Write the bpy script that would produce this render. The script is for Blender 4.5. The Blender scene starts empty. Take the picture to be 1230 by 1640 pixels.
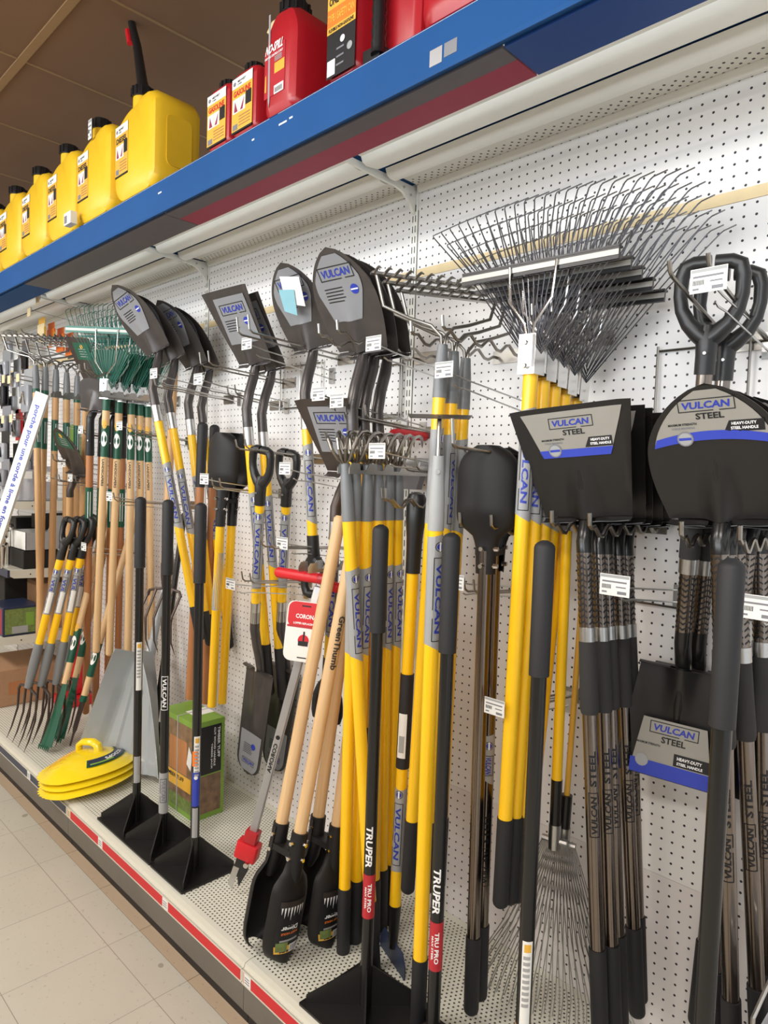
import bpy, bmesh, math, random
from mathutils import Vector, Matrix
from math import sin, cos, pi, radians, sqrt, atan2, exp

# ------------------------------------------------------------------ scene, camera, light
S = bpy.context.scene
C = S.collection
CAM = (1.495390, -1.614127, 1.505300)
YAW, PITCH, ROLL, FPX = -44.5635, -3.0874, 1.8747, 1102.507

def cam_axes():
    a, b, c = radians(YAW), radians(PITCH), radians(ROLL)
    f = Vector((sin(a) * cos(b), cos(a) * cos(b), sin(b)))
    r = Vector((cos(a), -sin(a), 0))
    u = r.cross(f)
    return f, r * cos(c) + u * sin(c), u * cos(c) - r * sin(c)
FW, RT, UP = cam_axes()
cd = bpy.data.cameras.new('camera'); cam = bpy.data.objects.new('camera', cd); C.objects.link(cam)
cam.matrix_world = Matrix(((RT.x, UP.x, -FW.x, CAM[0]), (RT.y, UP.y, -FW.y, CAM[1]), (RT.z, UP.z, -FW.z, CAM[2]), (0, 0, 0, 1)))
cd.sensor_fit = 'VERTICAL'; cd.sensor_height = 36.0; cd.lens = FPX / 1640 * 36.0; cd.clip_start = 0.02; cd.clip_end = 60
S.camera = cam
S.view_settings.view_transform = 'Standard'; S.view_settings.look = 'None'
S.view_settings.gamma = 1.0; S.view_settings.exposure = 0.0; S.view_settings.use_curve_mapping = False

w = bpy.data.worlds.new('store_air'); S.world = w; w.use_nodes = True
w.node_tree.nodes['Background'].inputs[0].default_value = (0.93, 0.96, 1.0, 1)
w.node_tree.nodes['Background'].inputs[1].default_value = 1.05

def area(name, loc, sx, sy, power, col=(1, 0.96, 0.9), rot=(0, 0, 0)):
    l = bpy.data.lights.new(name, 'AREA'); l.shape = 'RECTANGLE'; l.size = sx; l.size_y = sy
    l.energy = power; l.color = col
    o = bpy.data.objects.new(name, l); C.objects.link(o); o.location = loc; o.rotation_euler = rot
    return o
for i, (x, y) in enumerate([(-3.2, -2.6), (-0.6, -2.6), (2.0, -2.6), (-3.0, -5.6), (-0.4, -5.6), (2.2, -5.6)]):
    area('ceiling_lamp', (x, y, 3.0), 1.2, 0.5, 62 if y > -3 else 100)

area('added_fill_light', (0.0, -8.6, 1.75), 11.0, 2.1, 600, (0.88, 0.95, 1.0), (radians(90), 0, 0))  # added fill from behind the camera to brighten the upper pegboard

def at(px, py, x=None, y=None, z=None):
    """point where the sight line through a photo pixel meets a plane"""
    d = FW + RT * ((px - 615) / FPX) + UP * ((820 - py) / FPX)
    if y is not None: t = (y - CAM[1]) / d.y
    elif z is not None: t = (z - CAM[2]) / d.z
    else: t = (x - CAM[0]) / d.x
    return Vector(CAM) + d * t

# ------------------------------------------------------------------ materials
def mat(name, col, rough=0.5, metal=0.0, var=0.08, scale=30, coat=0.0, bump=0.0, spec=0.5, alpha=1.0, trans=0.0):
    m = bpy.data.materials.new(name); m.use_nodes = True
    nt = m.node_tree; N = nt.nodes; L = nt.links; b = N['Principled BSDF']
    b.inputs['Roughness'].default_value = rough; b.inputs['Metallic'].default_value = metal
    b.inputs['Specular IOR Level'].default_value = spec
    b.inputs['Coat Weight'].default_value = coat
    b.inputs['Transmission Weight'].default_value = trans
    b.inputs['Alpha'].default_value = alpha
    tc = N.new('ShaderNodeTexCoord'); nz = N.new('ShaderNodeTexNoise'); nz.inputs['Scale'].default_value = scale
    nz.inputs['Detail'].default_value = 4
    L.new(tc.outputs['Object'], nz.inputs['Vector'])
    mx = N.new('ShaderNodeMix'); mx.data_type = 'RGBA'
    mx.inputs[6].default_value = (*[max(0, c * (1 - var)) for c in col], 1)
    mx.inputs[7].default_value = (*[min(1, c * (1 + var)) for c in col], 1)
    L.new(nz.outputs['Fac'], mx.inputs[0]); L.new(mx.outputs[2], b.inputs['Base Color'])
    if bump:
        bp = N.new('ShaderNodeBump'); bp.inputs['Strength'].default_value = bump; bp.inputs['Distance'].default_value = 0.002
        L.new(nz.outputs['Fac'], bp.inputs['Height']); L.new(bp.outputs[0], b.inputs['Normal'])
    return m

def math_node(N, L, op, a, b=None, c=None):
    n = N.new('ShaderNodeMath'); n.operation = op
    for i, v in enumerate((a, b, c)):
        if v is None: continue
        if isinstance(v, (int, float)): n.inputs[i].default_value = v
        else: L.new(v, n.inputs[i])
    return n.outputs[0]

def holes_mat(name, col, holecol, pitch_x, pitch_y, ox, oy, r, ax=('X', 'Z'), stagger=False, rough=0.5, var=0.03, scale=3, band=None):
    """painted sheet with a regular pattern of round punched holes"""
    m = mat(name, col, rough, var=var, scale=scale); nt = m.node_tree; N = nt.nodes; L = nt.links; b = N['Principled BSDF']
    tc = [n for n in N if n.type == 'TEX_COORD'][0]
    sp = N.new('ShaderNodeSeparateXYZ'); L.new(tc.outputs['Object'], sp.inputs[0])
    mf = lambda *a: math_node(N, L, *a)
    u = mf('DIVIDE', mf('SUBTRACT', sp.outputs[ax[0]], ox), pitch_x)
    v = mf('DIVIDE', mf('SUBTRACT', sp.outputs[ax[1]], oy), pitch_y)
    if stagger:
        row = mf('FLOOR', mf('ADD', v, 0.5)); par = mf('MULTIPLY', mf('FLOORED_MODULO', row, 2.0), 0.5)
        u = mf('ADD', u, par)
    fu = mf('MULTIPLY', mf('SUBTRACT', mf('FRACT', mf('ADD', u, 0.5)), 0.5), pitch_x)
    fv = mf('MULTIPLY', mf('SUBTRACT', mf('FRACT', mf('ADD', v, 0.5)), 0.5), pitch_y)
    d = mf('SQRT', mf('ADD', mf('MULTIPLY', fu, fu), mf('MULTIPLY', fv, fv)))
    k = mf('LESS_THAN', d, r)
    if band:
        k = mf('MULTIPLY', k, mf('MULTIPLY', mf('GREATER_THAN', sp.outputs[ax[1]], band[0]), mf('LESS_THAN', sp.outputs[ax[1]], band[1])))
    old = [l for l in L if l.to_socket == b.inputs['Base Color']][0].from_socket
    mx = N.new('ShaderNodeMix'); mx.data_type = 'RGBA'
    L.new(k, mx.inputs[0]); L.new(old, mx.inputs[6]); mx.inputs[7].default_value = (*holecol, 1)
    L.new(mx.outputs[2], b.inputs['Base Color'])
    return m

def wood_mat(name, c1, c2, rough=0.45):
    m = mat(name, c1, rough); nt = m.node_tree; N = nt.nodes; L = nt.links; b = N['Principled BSDF']
    tc = [n for n in N if n.type == 'TEX_COORD'][0]; nz = [n for n in N if n.type == 'TEX_NOISE'][0]
    mp = N.new('ShaderNodeMapping'); mp.inputs['Scale'].default_value = (1, 1, 0.05)
    L.new(tc.outputs['Object'], mp.inputs[0]); L.new(mp.outputs[0], nz.inputs['Vector']); nz.inputs['Scale'].default_value = 130
    mx = [n for n in N if n.type == 'MIX'][0]; mx.inputs[6].default_value = (*c2, 1); mx.inputs[7].default_value = (*c1, 1)
    return m

M = {}
def dm(k, *a, **kw): M[k] = mat(k, *a, **kw)
dm('yellow_paint', (1.0, 0.57, 0.006), 0.32, coat=0.3, var=0.04)
dm('yellow_plastic', (0.86, 0.52, 0.02), 0.38, var=0.05, spec=0.5)
dm('bright_yellow', (0.9, 0.66, 0.012), 0.25, coat=0.4, var=0.03)
dm('black_plastic', (0.012, 0.012, 0.013), 0.38)
dm('black_rubber', (0.015, 0.015, 0.017), 0.62)
dm('foam_grip', (0.03, 0.029, 0.029), 0.9, bump=0.2, scale=400)
dm('black_steel', (0.010, 0.009, 0.009), 0.33, var=0.15)
dm('shaft_black', (0.01, 0.01, 0.01), 0.25)
dm('tine_steel', (0.16, 0.16, 0.18), 0.22, metal=0.8)
dm('dark_steel', (0.085, 0.076, 0.074), 0.32, metal=0.5, var=0.25, scale=25)
dm('brown_steel', (0.07, 0.055, 0.048), 0.4, metal=0.5, var=0.2, scale=25)
dm('fork_steel', (0.09, 0.068, 0.06), 0.4, metal=0.6, var=0.2)
dm('zinc', (0.55, 0.55, 0.54), 0.3, metal=1.0, var=0.12)
dm('wire', (0.34, 0.32, 0.29), 0.3, metal=1.0, var=0.1)
dm('chrome', (0.72, 0.71, 0.69), 0.14, metal=1.0, var=0.05)
dm('steel_tube', (0.24, 0.205, 0.18), 0.20, metal=1.0, var=0.06)
dm('grey_paint', (0.19, 0.2, 0.21), 0.38, var=0.05)
dm('light_grey', (0.36, 0.37, 0.37), 0.4, var=0.05)
dm('sticker_blade', (0.24, 0.245, 0.26), 0.4, var=0.03)
dm('sticker_grey', (0.34, 0.345, 0.35), 0.42, var=0.03)
dm('sticker_and_glint_steel', (0.36, 0.35, 0.32), 0.35, metal=0.4, var=0.05)
dm('ink_black', (0.008, 0.008, 0.01), 0.5)
dm('ink_blue', (0.02, 0.04, 0.36), 0.45)
dm('ink_white', (0.85, 0.85, 0.85), 0.5)
dm('ink_grey', (0.2, 0.2, 0.22), 0.5)
dm('royal_blue', (0.03, 0.055, 0.42), 0.4)
dm('paper', (0.8, 0.8, 0.77), 0.6, var=0.02)
dm('red', (0.6, 0.012, 0.02), 0.42, var=0.05)
dm('red_plastic', (0.42, 0.01, 0.018), 0.34, var=0.08, spec=0.6)
dm('red_label', (0.45, 0.02, 0.03), 0.45)
dm('orange', (0.85, 0.2, 0.02), 0.5)
dm('green', (0.006, 0.085, 0.045), 0.4, var=0.1)
dm('teal_green', (0.02, 0.16, 0.12), 0.35, var=0.1)
dm('box_green', (0.2, 0.36, 0.05), 0.5)
dm('cream', (0.64, 0.62, 0.53), 0.45, var=0.03)
dm('white_paint', (0.86, 0.86, 0.80), 0.4, var=0.03)
dm('cream_strip', (0.78, 0.62, 0.36), 0.5)
dm('kick_and_shadow_dark', (0.13, 0.115, 0.095), 0.3, var=0.25, scale=6)
dm('navy', (0.02, 0.03, 0.07), 0.35)
dm('blue_paint', (0.012, 0.072, 0.225), 0.62, var=0.14, scale=4, spec=0.15)
dm('matte_black', (0.014, 0.013, 0.013), 0.5, spec=0.3)
dm('deep_blue', (0.012, 0.055, 0.23), 0.45, var=0.05)
dm('under_grey', (0.11, 0.10, 0.11), 0.5, var=0.1)
dm('under_red', (0.30, 0.03, 0.065), 0.5, var=0.06)
dm('cardboard', (0.38, 0.22, 0.12), 0.75, var=0.12)
dm('plastic_clear', (0.72, 0.74, 0.8), 0.15, trans=0.55, var=0.05)
dm('grey_plastic', (0.33, 0.36, 0.38), 0.3, coat=0.25, var=0.08, scale=8)
dm('teal_sticker', (0.25, 0.5, 0.58), 0.4)
dm('ochre', (0.75, 0.42, 0.05), 0.5)
dm('leaf_print', (0.16, 0.22, 0.06), 0.5, var=0.6, scale=60)
dm('photo_print', (0.2, 0.12, 0.07), 0.4, var=0.85, scale=38)
dm('aluminium', (0.42, 0.42, 0.43), 0.35, metal=0.5, var=0.05)
M['wood_pale'] = wood_mat('wood_pale', (0.78, 0.55, 0.31), (0.60, 0.38, 0.18))
M['wood_tan'] = wood_mat('wood_tan', (0.66, 0.40, 0.19), (0.52, 0.29, 0.12))
M['wood_red'] = wood_mat('wood_red', (0.50, 0.22, 0.09), (0.36, 0.14, 0.05))

# ------------------------------------------------------------------ mesh building
_fc = {}
def font_tris(s):
    if s in _fc: return _fc[s]
    cu = bpy.data.curves.new('t', 'FONT'); cu.body = s; cu.size = 1; cu.offset = 0.03; cu.resolution_u = 2
    o = bpy.data.objects.new('t', cu); C.objects.link(o)
    dg = bpy.context.evaluated_depsgraph_get(); me = o.evaluated_get(dg).to_mesh()
    bm = bmesh.new(); bm.from_mesh(me)
    ys = [v.co.y for v in bm.verts]
    y = min(ys) + 0.14
    while y < max(ys):
        bmesh.ops.bisect_plane(bm, geom=bm.verts[:] + bm.edges[:] + bm.faces[:], plane_co=(0, y, 0), plane_no=(0, 1, 0)); y += 0.14
    bm.verts.index_update()
    vs = [(v.co.x, v.co.y) for v in bm.verts]; fs = [[v.index for v in f.verts] for f in bm.faces]
    bm.free(); o.evaluated_get(dg).to_mesh_clear(); bpy.data.objects.remove(o); bpy.data.curves.remove(cu)
    x0 = min(v[0] for v in vs); x1 = max(v[0] for v in vs); y0 = min(v[1] for v in vs); y1 = max(v[1] for v in vs)
    vs = [((a - x0) / (x1 - x0), (b - y0) / (y1 - y0)) for a, b in vs]
    _fc[s] = (vs, fs); return _fc[s]

class B:
    def __init__(s): s.v = []; s.f = []; s.m = []; s.mats = []
    def mi(s, k):
        if k not in s.mats: s.mats.append(k)
        return s.mats.index(k)
    def add(s, vs, fs, k, T=None):
        n = len(s.v); i = s.mi(k)
        s.v += [tuple(T(Vector(v)) if T else v) for v in vs]
        s.f += [[a + n for a in f] for f in fs]; s.m += [i] * len(fs)
    def box(s, x0, x1, y0, y1, z0, z1, k, T=None):
        vs = [(x, y, z) for z in (z0, z1) for y in (y0, y1) for x in (x0, x1)]
        s.add(vs, [(0, 2, 3, 1), (4, 5, 7, 6), (0, 1, 5, 4), (2, 6, 7, 3), (0, 4, 6, 2), (1, 3, 7, 5)], k, T)
    def rbox(s, x0, x1, y0, y1, z0, z1, k, r=0.02, T=None, n=4, rz=None):
        """box with rounded vertical edges and softened top and bottom"""
        rz = r * 0.6 if rz is None else rz
        rings = []
        prof = [(z0, -rz), (z0 + rz * 0.3, -rz * 0.3), (z0 + rz, 0), (z1 - rz, 0), (z1 - rz * 0.3, -rz * 0.3), (z1, -rz)]
        for z, e in prof:
            ring = []
            for cx, cy, a0 in ((x1 - r, y1 - r, 0), (x0 + r, y1 - r, pi / 2), (x0 + r, y0 + r, pi), (x1 - r, y0 + r, 3 * pi / 2)):
                for q in range(n + 1):
                    a = a0 + pi / 2 * q / n; ring.append((cx + (r + e) * cos(a), cy + (r + e) * sin(a), z))
            rings.append(ring)
        m = len(rings[0]); vs = [p for q in rings for p in q]; fs = []
        for i in range(len(rings) - 1):
            for j in range(m): fs.append((i * m + j, i * m + (j + 1) % m, (i + 1) * m + (j + 1) % m, (i + 1) * m + j))
        fs.append(list(range(m))[::-1]); fs.append([(len(rings) - 1) * m + j for j in range(m)])
        s.add(vs, fs, k, T)
    def tube(s, pts, r, k, seg=10, T=None, cap=True, closed=False, sx=1.0, up=None):
        pts = [Vector(p) for p in pts]; n = len(pts)
        rs = r if isinstance(r, (list, tuple)) else [r] * n
        vs = []; fs = []; prev = None
        for i in range(n):
            if closed: t = (pts[(i + 1) % n] - pts[i - 1]).normalized()
            else:
                t = (pts[min(i + 1, n - 1)] - pts[max(i - 1, 0)])
                t = t.normalized() if t.length > 1e-9 else Vector((0, 0, 1))
            if prev is None:
                a = Vector(up) if up else (Vector((0, -1, 0)) if abs(t.y) < 0.9 else Vector((1, 0, 0)))
                nrm = (a - t * a.dot(t)).normalized()
            else: nrm = (prev - t * prev.dot(t)).normalized()
            prev = nrm; bn = t.cross(nrm)
            for j in range(seg):
                a = 2 * pi * j / seg; vs.append(pts[i] + (nrm * cos(a) + bn * sin(a) * sx) * rs[i])
        m = n if closed else n - 1
        for i in range(m):
            for j in range(seg):
                i2 = (i + 1) % n
                fs.append((i * seg + j, i * seg + (j + 1) % seg, i2 * seg + (j + 1) % seg, i2 * seg + j))
        if cap and not closed: fs.append(list(range(seg))[::-1]); fs.append([(n - 1) * seg + j for j in range(seg)])
        s.add(vs, fs, k, T)
    def rod(s, z0, z1, r, k, seg=18, r1=None, round0=False, round1=False, x=0, y=0, T=None):
        r1 = r if r1 is None else r1; P = []; R = []
        if round0:
            for q in (0.0, 0.25, 0.5, 0.75): P.append(z0 + r * 0.75 * (1 - cos(q * pi / 2))); R.append(r * max(0.15, sin(q * pi / 2)) if q else r * 0.3)
            P.append(z0 + r * 0.75); R.append(r)
        else: P.append(z0); R.append(r)
        if round1:
            P.append(z1 - r1 * 0.75); R.append(r1)
            for q in (0.75, 0.5, 0.25, 0.0): P.append(z1 - r1 * 0.75 * (1 - cos(q * pi / 2))); R.append(r1 * max(0.15, sin(q * pi / 2)) if q else r1 * 0.3)
        else: P.append(z1); R.append(r1)
        s.tube([(x, y, z) for z in P], R, k, seg, T)
    def sheet(s, fn, nu, nv, t, k, T=None, k2=None):
        """solid sheet of thickness t over fn(u, v), u and v in 0..1"""
        g = [[Vector(fn(i / nu, j / nv)) for i in range(nu + 1)] for j in range(nv + 1)]
        vs = []; back = []
        for j in range(nv + 1):
            for i in range(nu + 1):
                du = g[j][min(i + 1, nu)] - g[j][max(i - 1, 0)]; dv = g[min(j + 1, nv)][i] - g[max(j - 1, 0)][i]
                n = du.cross(dv); n = n.normalized() if n.length > 1e-12 else Vector((0, 1, 0))
                vs.append(g[j][i]); back.append(g[j][i] - n * t)
        N = (nu + 1) * (nv + 1); w_ = nu + 1; fs = []; fb = []
        for j in range(nv):
            for i in range(nu):
                a = j * w_ + i; fs.append((a, a + 1, a + w_ + 1, a + w_)); fb.append((N + a, N + a + w_, N + a + w_ + 1, N + a + 1))
        for i in range(nu): fb += [(i, N + i, N + i + 1, i + 1), (nv * w_ + i, nv * w_ + i + 1, N + nv * w_ + i + 1, N + nv * w_ + i)]
        for j in range(nv): fb += [(j * w_, (j + 1) * w_, N + (j + 1) * w_, N + j * w_), (j * w_ + nu, N + j * w_ + nu, N + (j + 1) * w_ + nu, (j + 1) * w_ + nu)]
        n0 = len(s.v); s.add(vs + back, fs + fb, k, T)
        if k2:
            i2 = s.mi(k2)
            for q in range(len(s.m) - len(fb), len(s.m)): s.m[q] = i2
    def prism(s, poly, h0, h1, k, T=None, ax='z'):
        """polygon (a, b) extruded along an axis"""
        def pt(a, b, h): return (a, b, h) if ax == 'z' else ((a, h, b) if ax == 'y' else (h, a, b))
        n = len(poly); vs = [pt(a, b, h0) for a, b in poly] + [pt(a, b, h1) for a, b in poly]
        fs = [list(range(n))[::-1], [n + i for i in range(n)]] + [(i, (i + 1) % n, n + (i + 1) % n, n + i) for i in range(n)]
        s.add(vs, fs, k, T)
    def text(s, t, fn, x0, y0, w_, h_, k, shear=0.0):
        vs, fs = font_tris(t)
        s.add([fn(x0 + a * w_ + b * h_ * shear, y0 + b * h_) for a, b in vs], fs, k)
    def flat(s, poly, fn, k):
        s.add([fn(a, b) for a, b in poly], [list(range(len(poly)))], k)
    def strip(s, x0, x1, y0, y1, fn, k, n=4, m=1):
        vs = [fn(x0 + (x1 - x0) * i / n, y0 + (y1 - y0) * j / m) for j in range(m + 1) for i in range(n + 1)]
        s.add(vs, [(j * (n + 1) + i, j * (n + 1) + i + 1, (j + 1) * (n + 1) + i + 1, (j + 1) * (n + 1) + i) for j in range(m) for i in range(n)], k)
    def disc(s, x, y, r, fn, k, n=14):
        s.add([fn(x, y)] + [fn(x + r * cos(2 * pi * i / n), y + r * sin(2 * pi * i / n)) for i in range(n)], [(0, 1 + i, 1 + (i + 1) % n) for i in range(n)], k)
    def build(s, name, parent=None, smooth=True, ang=38, recalc=True):
        me = bpy.data.meshes.new(name); me.from_pydata(s.v, [], s.f)
        for k in s.mats: me.materials.append(M[k])
        for p, i in zip(me.polygons, s.m): p.material_index = i
        if recalc:
            bm = bmesh.new(); bm.from_mesh(me); bmesh.ops.recalc_face_normals(bm, faces=bm.faces); bm.to_mesh(me); bm.free()
        if smooth:
            me.polygons.foreach_set('use_smooth', [True] * len(me.polygons)); me.set_sharp_from_angle(angle=radians(ang))
        me.update()
        o = bpy.data.objects.new(name, me); C.objects.link(o)
        if parent: o.parent = parent
        return o

def tag(o, label=None, cat=None, group=None, kind=None):
    if label: o['label'] = label
    if cat: o['category'] = cat
    if group: o['group'] = group
    if kind: o['kind'] = kind
    return o
def thing(name, label, cat, loc=(0, 0, 0), group=None):
    o = bpy.data.objects.new(name, None); C.objects.link(o); o.location = loc; o.empty_display_size = 0.05
    return tag(o, label, cat, group)
def struct(o): o['kind'] = 'structure'; return o
def dup(root, label):
    r = root.copy(); C.objects.link(r); r['label'] = label
    for ch in root.children:
        c = ch.copy(); C.objects.link(c); c.parent = r
        for g in ch.children:
            d = g.copy(); C.objects.link(d); d.parent = c
    return r
def aim(root, p0, p1, az=0.0, L=None):
    """local z runs from p0 towards p1; local -y faces azimuth az (0 = aisle, + = towards +x). Anchored on p1 when L given"""
    p0 = Vector(p0); p1 = Vector(p1); z = (p1 - p0).normalized()
    if L: p0 = p1 - z * L
    f = Vector((sin(radians(az)), -cos(radians(az)), 0)); y = -(f - z * f.dot(z)).normalized(); x = y.cross(z)
    root.rotation_mode = 'QUATERNION'
    root.rotation_quaternion = Matrix(((x.x, y.x, z.x), (x.y, y.y, z.y), (x.z, y.z, z.z))).to_quaternion()
    root.location = p0
    return root
def cyl(r, zc, a0=0.0, sgn=1, off=0.0004, x=0, y=0, up=False):
    """writing wrapped round a handle; reads downwards (upwards with up)"""
    q = -1 if up else 1
    def fn(a, b):
        th = sgn * (radians(a0) + q * b / r)
        return (x + sin(th) * (r + off), y - cos(th) * (r + off), zc - sgn * q * a)
    return fn
def logo(b, fn, x0, y0, w_, h_, ktext='ink_blue', kframe='ink_black', t=None, word='VULCAN'):
    """framed word mark with slanted frame ends"""
    t = t or h_ * 0.07
    b.strip(x0, x0 + w_, y0 + h_ - t, y0 + h_, fn, kframe, 8); b.strip(x0, x0 + w_ * 0.62, y0, y0 + t, fn, kframe, 6); b.strip(x0 + w_ * 0.72, x0 + w_, y0, y0 + t, fn, kframe, 3)
    b.strip(x0, x0 + t, y0, y0 + h_, fn, kframe, 1, 6); b.strip(x0 + w_ - t, x0 + w_, y0, y0 + h_, fn, kframe, 1, 6)
    b.text(word, fn, x0 + w_ * 0.06, y0 + h_ * 0.22, w_ * 0.84, h_ * 0.56, ktext, shear=0.12)

# ------------------------------------------------------------------ the store itself
P = 0.0254
X0, X1 = -6.2, 2.6
def floor_mat(name, c1, c2, line, yo):
    m = mat(name, c1, 0.33, var=0.05, scale=5); nt = m.node_tree; N = nt.nodes; L = nt.links; b = N['Principled BSDF']
    tc = [n for n in N if n.type == 'TEX_COORD'][0]; sp = N.new('ShaderNodeSeparateXYZ'); L.new(tc.outputs['Object'], sp.inputs[0])
    mf = lambda *a: math_node(N, L, *a)
    u = mf('DIVIDE', mf('ADD', sp.outputs['X'], 0.556), 0.3048); v = mf('DIVIDE', mf('ADD', sp.outputs['Y'], yo), 0.3048)
    du = mf('ABSOLUTE', mf('SUBTRACT', mf('FRACT', mf('ADD', u, 0.5)), 0.5)); dv = mf('ABSOLUTE', mf('SUBTRACT', mf('FRACT', mf('ADD', v, 0.5)), 0.5))
    k = mf('LESS_THAN', mf('MINIMUM', du, dv), 0.0032)
    wn = N.new('ShaderNodeTexWhiteNoise'); cb = N.new('ShaderNodeCombineXYZ')
    L.new(mf('FLOOR', u), cb.inputs[0]); L.new(mf('FLOOR', v), cb.inputs[1]); L.new(cb.outputs[0], wn.inputs['Vector'])
    old = [l for l in L if l.to_socket == b.inputs['Base Color']][0].from_socket
    m1 = N.new('ShaderNodeMix'); m1.data_type = 'RGBA'; L.new(mf('MULTIPLY', wn.outputs['Value'], 0.35), m1.inputs[0]); L.new(old, m1.inputs[6]); m1.inputs[7].default_value = (*c2, 1)
    nz = N.new('ShaderNodeTexNoise'); nz.inputs['Scale'].default_value = 70; nz.inputs['Detail'].default_value = 3; L.new(tc.outputs['Object'], nz.inputs['Vector'])
    m2 = N.new('ShaderNodeMix'); m2.data_type = 'RGBA'; L.new(mf('MULTIPLY', mf('GREATER_THAN', nz.outputs['Fac'], 0.66), 0.35), m2.inputs[0]); L.new(m1.outputs[2], m2.inputs[6]); m2.inputs[7].default_value = (c1[0] * 0.55, c1[1] * 0.5, c1[2] * 0.42, 1)
    n3 = N.new('ShaderNodeTexNoise'); n3.inputs['Scale'].default_value = 9; n3.inputs['Detail'].default_value = 2; L.new(tc.outputs['Object'], n3.inputs['Vector'])
    m4 = N.new('ShaderNodeMix'); m4.data_type = 'RGBA'; L.new(mf('MULTIPLY', mf('GREATER_THAN', n3.outputs['Fac'], 0.74), 0.6), m4.inputs[0]); L.new(m2.outputs[2], m4.inputs[6]); m4.inputs[7].default_value = (c1[0] * 0.4, c1[1] * 0.35, c1[2] * 0.3, 1)
    m3 = N.new('ShaderNodeMix'); m3.data_type = 'RGBA'; L.new(k, m3.inputs[0]); L.new(m4.outputs[2], m3.inputs[6]); m3.inputs[7].default_value = (*line, 1)
    L.new(m3.outputs[2], b.inputs['Base Color']); M[name] = m
floor_mat('tile_light', (0.60, 0.56, 0.47), (0.52, 0.48, 0.40), (0.30, 0.27, 0.22), 0.705)
floor_mat('tile_tan', (0.56, 0.43, 0.30), (0.48, 0.36, 0.25), (0.14, 0.1, 0.07), 0.601)
b = B(); b.box(X0, 4.0, -9.0, -0.601, -0.05, 0, 'tile_light'); struct(b.build('floor', smooth=False))
b = B(); b.box(X0, 4.0, -0.601, 0.6, -0.05, 0, 'tile_tan'); struct(b.build('trim_1', smooth=False))

# suspended ceiling
M['ceiling_board'] = mat('ceiling_board', (0.17, 0.092, 0.046), 0.9, var=0.14, scale=3, bump=0.1)  # dark brown puts the lack of uplight into the board colour
dm('ceiling_bar', (0.26, 0.16, 0.075), 0.6)
CZ = 3.063
b = B(); b.box(X0, 4.0, -9.0, 6.0, CZ + 0.004, CZ + 0.05, 'ceiling_board')
struct(b.build('ceiling', smooth=False))
b = B()
for k in range(-5, 9): b.box(-0.873 - 0.61 * k - 0.004, -0.873 - 0.61 * k + 0.004, -9, 6, CZ, CZ + 0.006, 'ceiling_bar')
for yy in (-0.675 - 1.2192 * 2, -0.675 - 1.2192, -0.675, 0.544, 1.763, 2.98, 4.2): b.box(X0, 4.0, yy - 0.015, yy + 0.015, CZ - 0.002, CZ + 0.006, 'ceiling_bar')
struct(b.build('trim_2', smooth=False))
dm('far_wall', (0.5, 0.44, 0.37), 0.8)
b = B(); b.box(X0 - 0.1, X0, -9.0, 6.0, 0, CZ, 'far_wall'); struct(b.build('wall_left', smooth=False))
b = B(); b.box(X0, 4.0, 6.0, 6.1, 0, CZ, 'far_wall'); struct(b.build('wall_back', smooth=False))

# pegboard wall of the gondola
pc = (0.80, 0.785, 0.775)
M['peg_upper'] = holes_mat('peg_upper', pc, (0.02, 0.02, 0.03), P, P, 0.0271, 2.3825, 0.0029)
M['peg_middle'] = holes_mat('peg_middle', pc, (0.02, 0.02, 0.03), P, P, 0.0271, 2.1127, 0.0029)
M['peg_lower_shaded'] = holes_mat('peg_lower_shaded', (0.74, 0.70, 0.69), (0.02, 0.02, 0.03), P, P, 0.0271, 0.71256, 0.0029)  # greyer pink puts the shading of the lower board into its colour
edges = [X0] + [-1.2192 * k for k in (4, 3, 2, 1)] + [0.0, 1.2192, 2.4384]
ZB, ZT = 0.18, 2.392
for i in range(len(edges) - 1):
    a, c = edges[i] + 0.012, edges[i + 1] - 0.012
    b = B()
    b.box(a, c, 0, 0.006, 2.148, ZT, 'peg_upper'); b.box(a, c, -0.001, 0.006, 2.122, 2.148, 'cream_strip')
    b.box(a, c, 0, 0.006, 0.576, 2.1212, 'peg_middle'); b.box(a, c, 0, 0.006, ZB - 0.01, 0.575, 'peg_lower_shaded')
    struct(b.build('wall_back', smooth=False))
dm('slot_dark', (0.03, 0.03, 0.03), 0.8)
for X in edges[1:-1]:
    b = B(); b.box(X - 0.014, X + 0.014, -0.004, 0.03, 0.05, 2.45, 'white_paint'); b.box(X + 0.0142, X + 0.0152, -0.002, 0.01, 0.18, 2.33, 'kick_and_shadow_dark')  # thin dark strip beside the upright paints in a shadow line
    z = 0.2
    while z < 2.34:
        b.box(X - 0.007, X - 0.004, -0.0046, -0.0035, z, z + 0.02, 'slot_dark'); b.box(X + 0.004, X + 0.007, -0.0046, -0.0035, z, z + 0.02, 'slot_dark'); z += 0.03175
    struct(b.build('trim_3', smooth=False))
b = B(); b.box(X0, X1, 0.032, 0.06, 0.1, 2.40, 'white_paint'); struct(b.build('wall_back', smooth=False))

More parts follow.
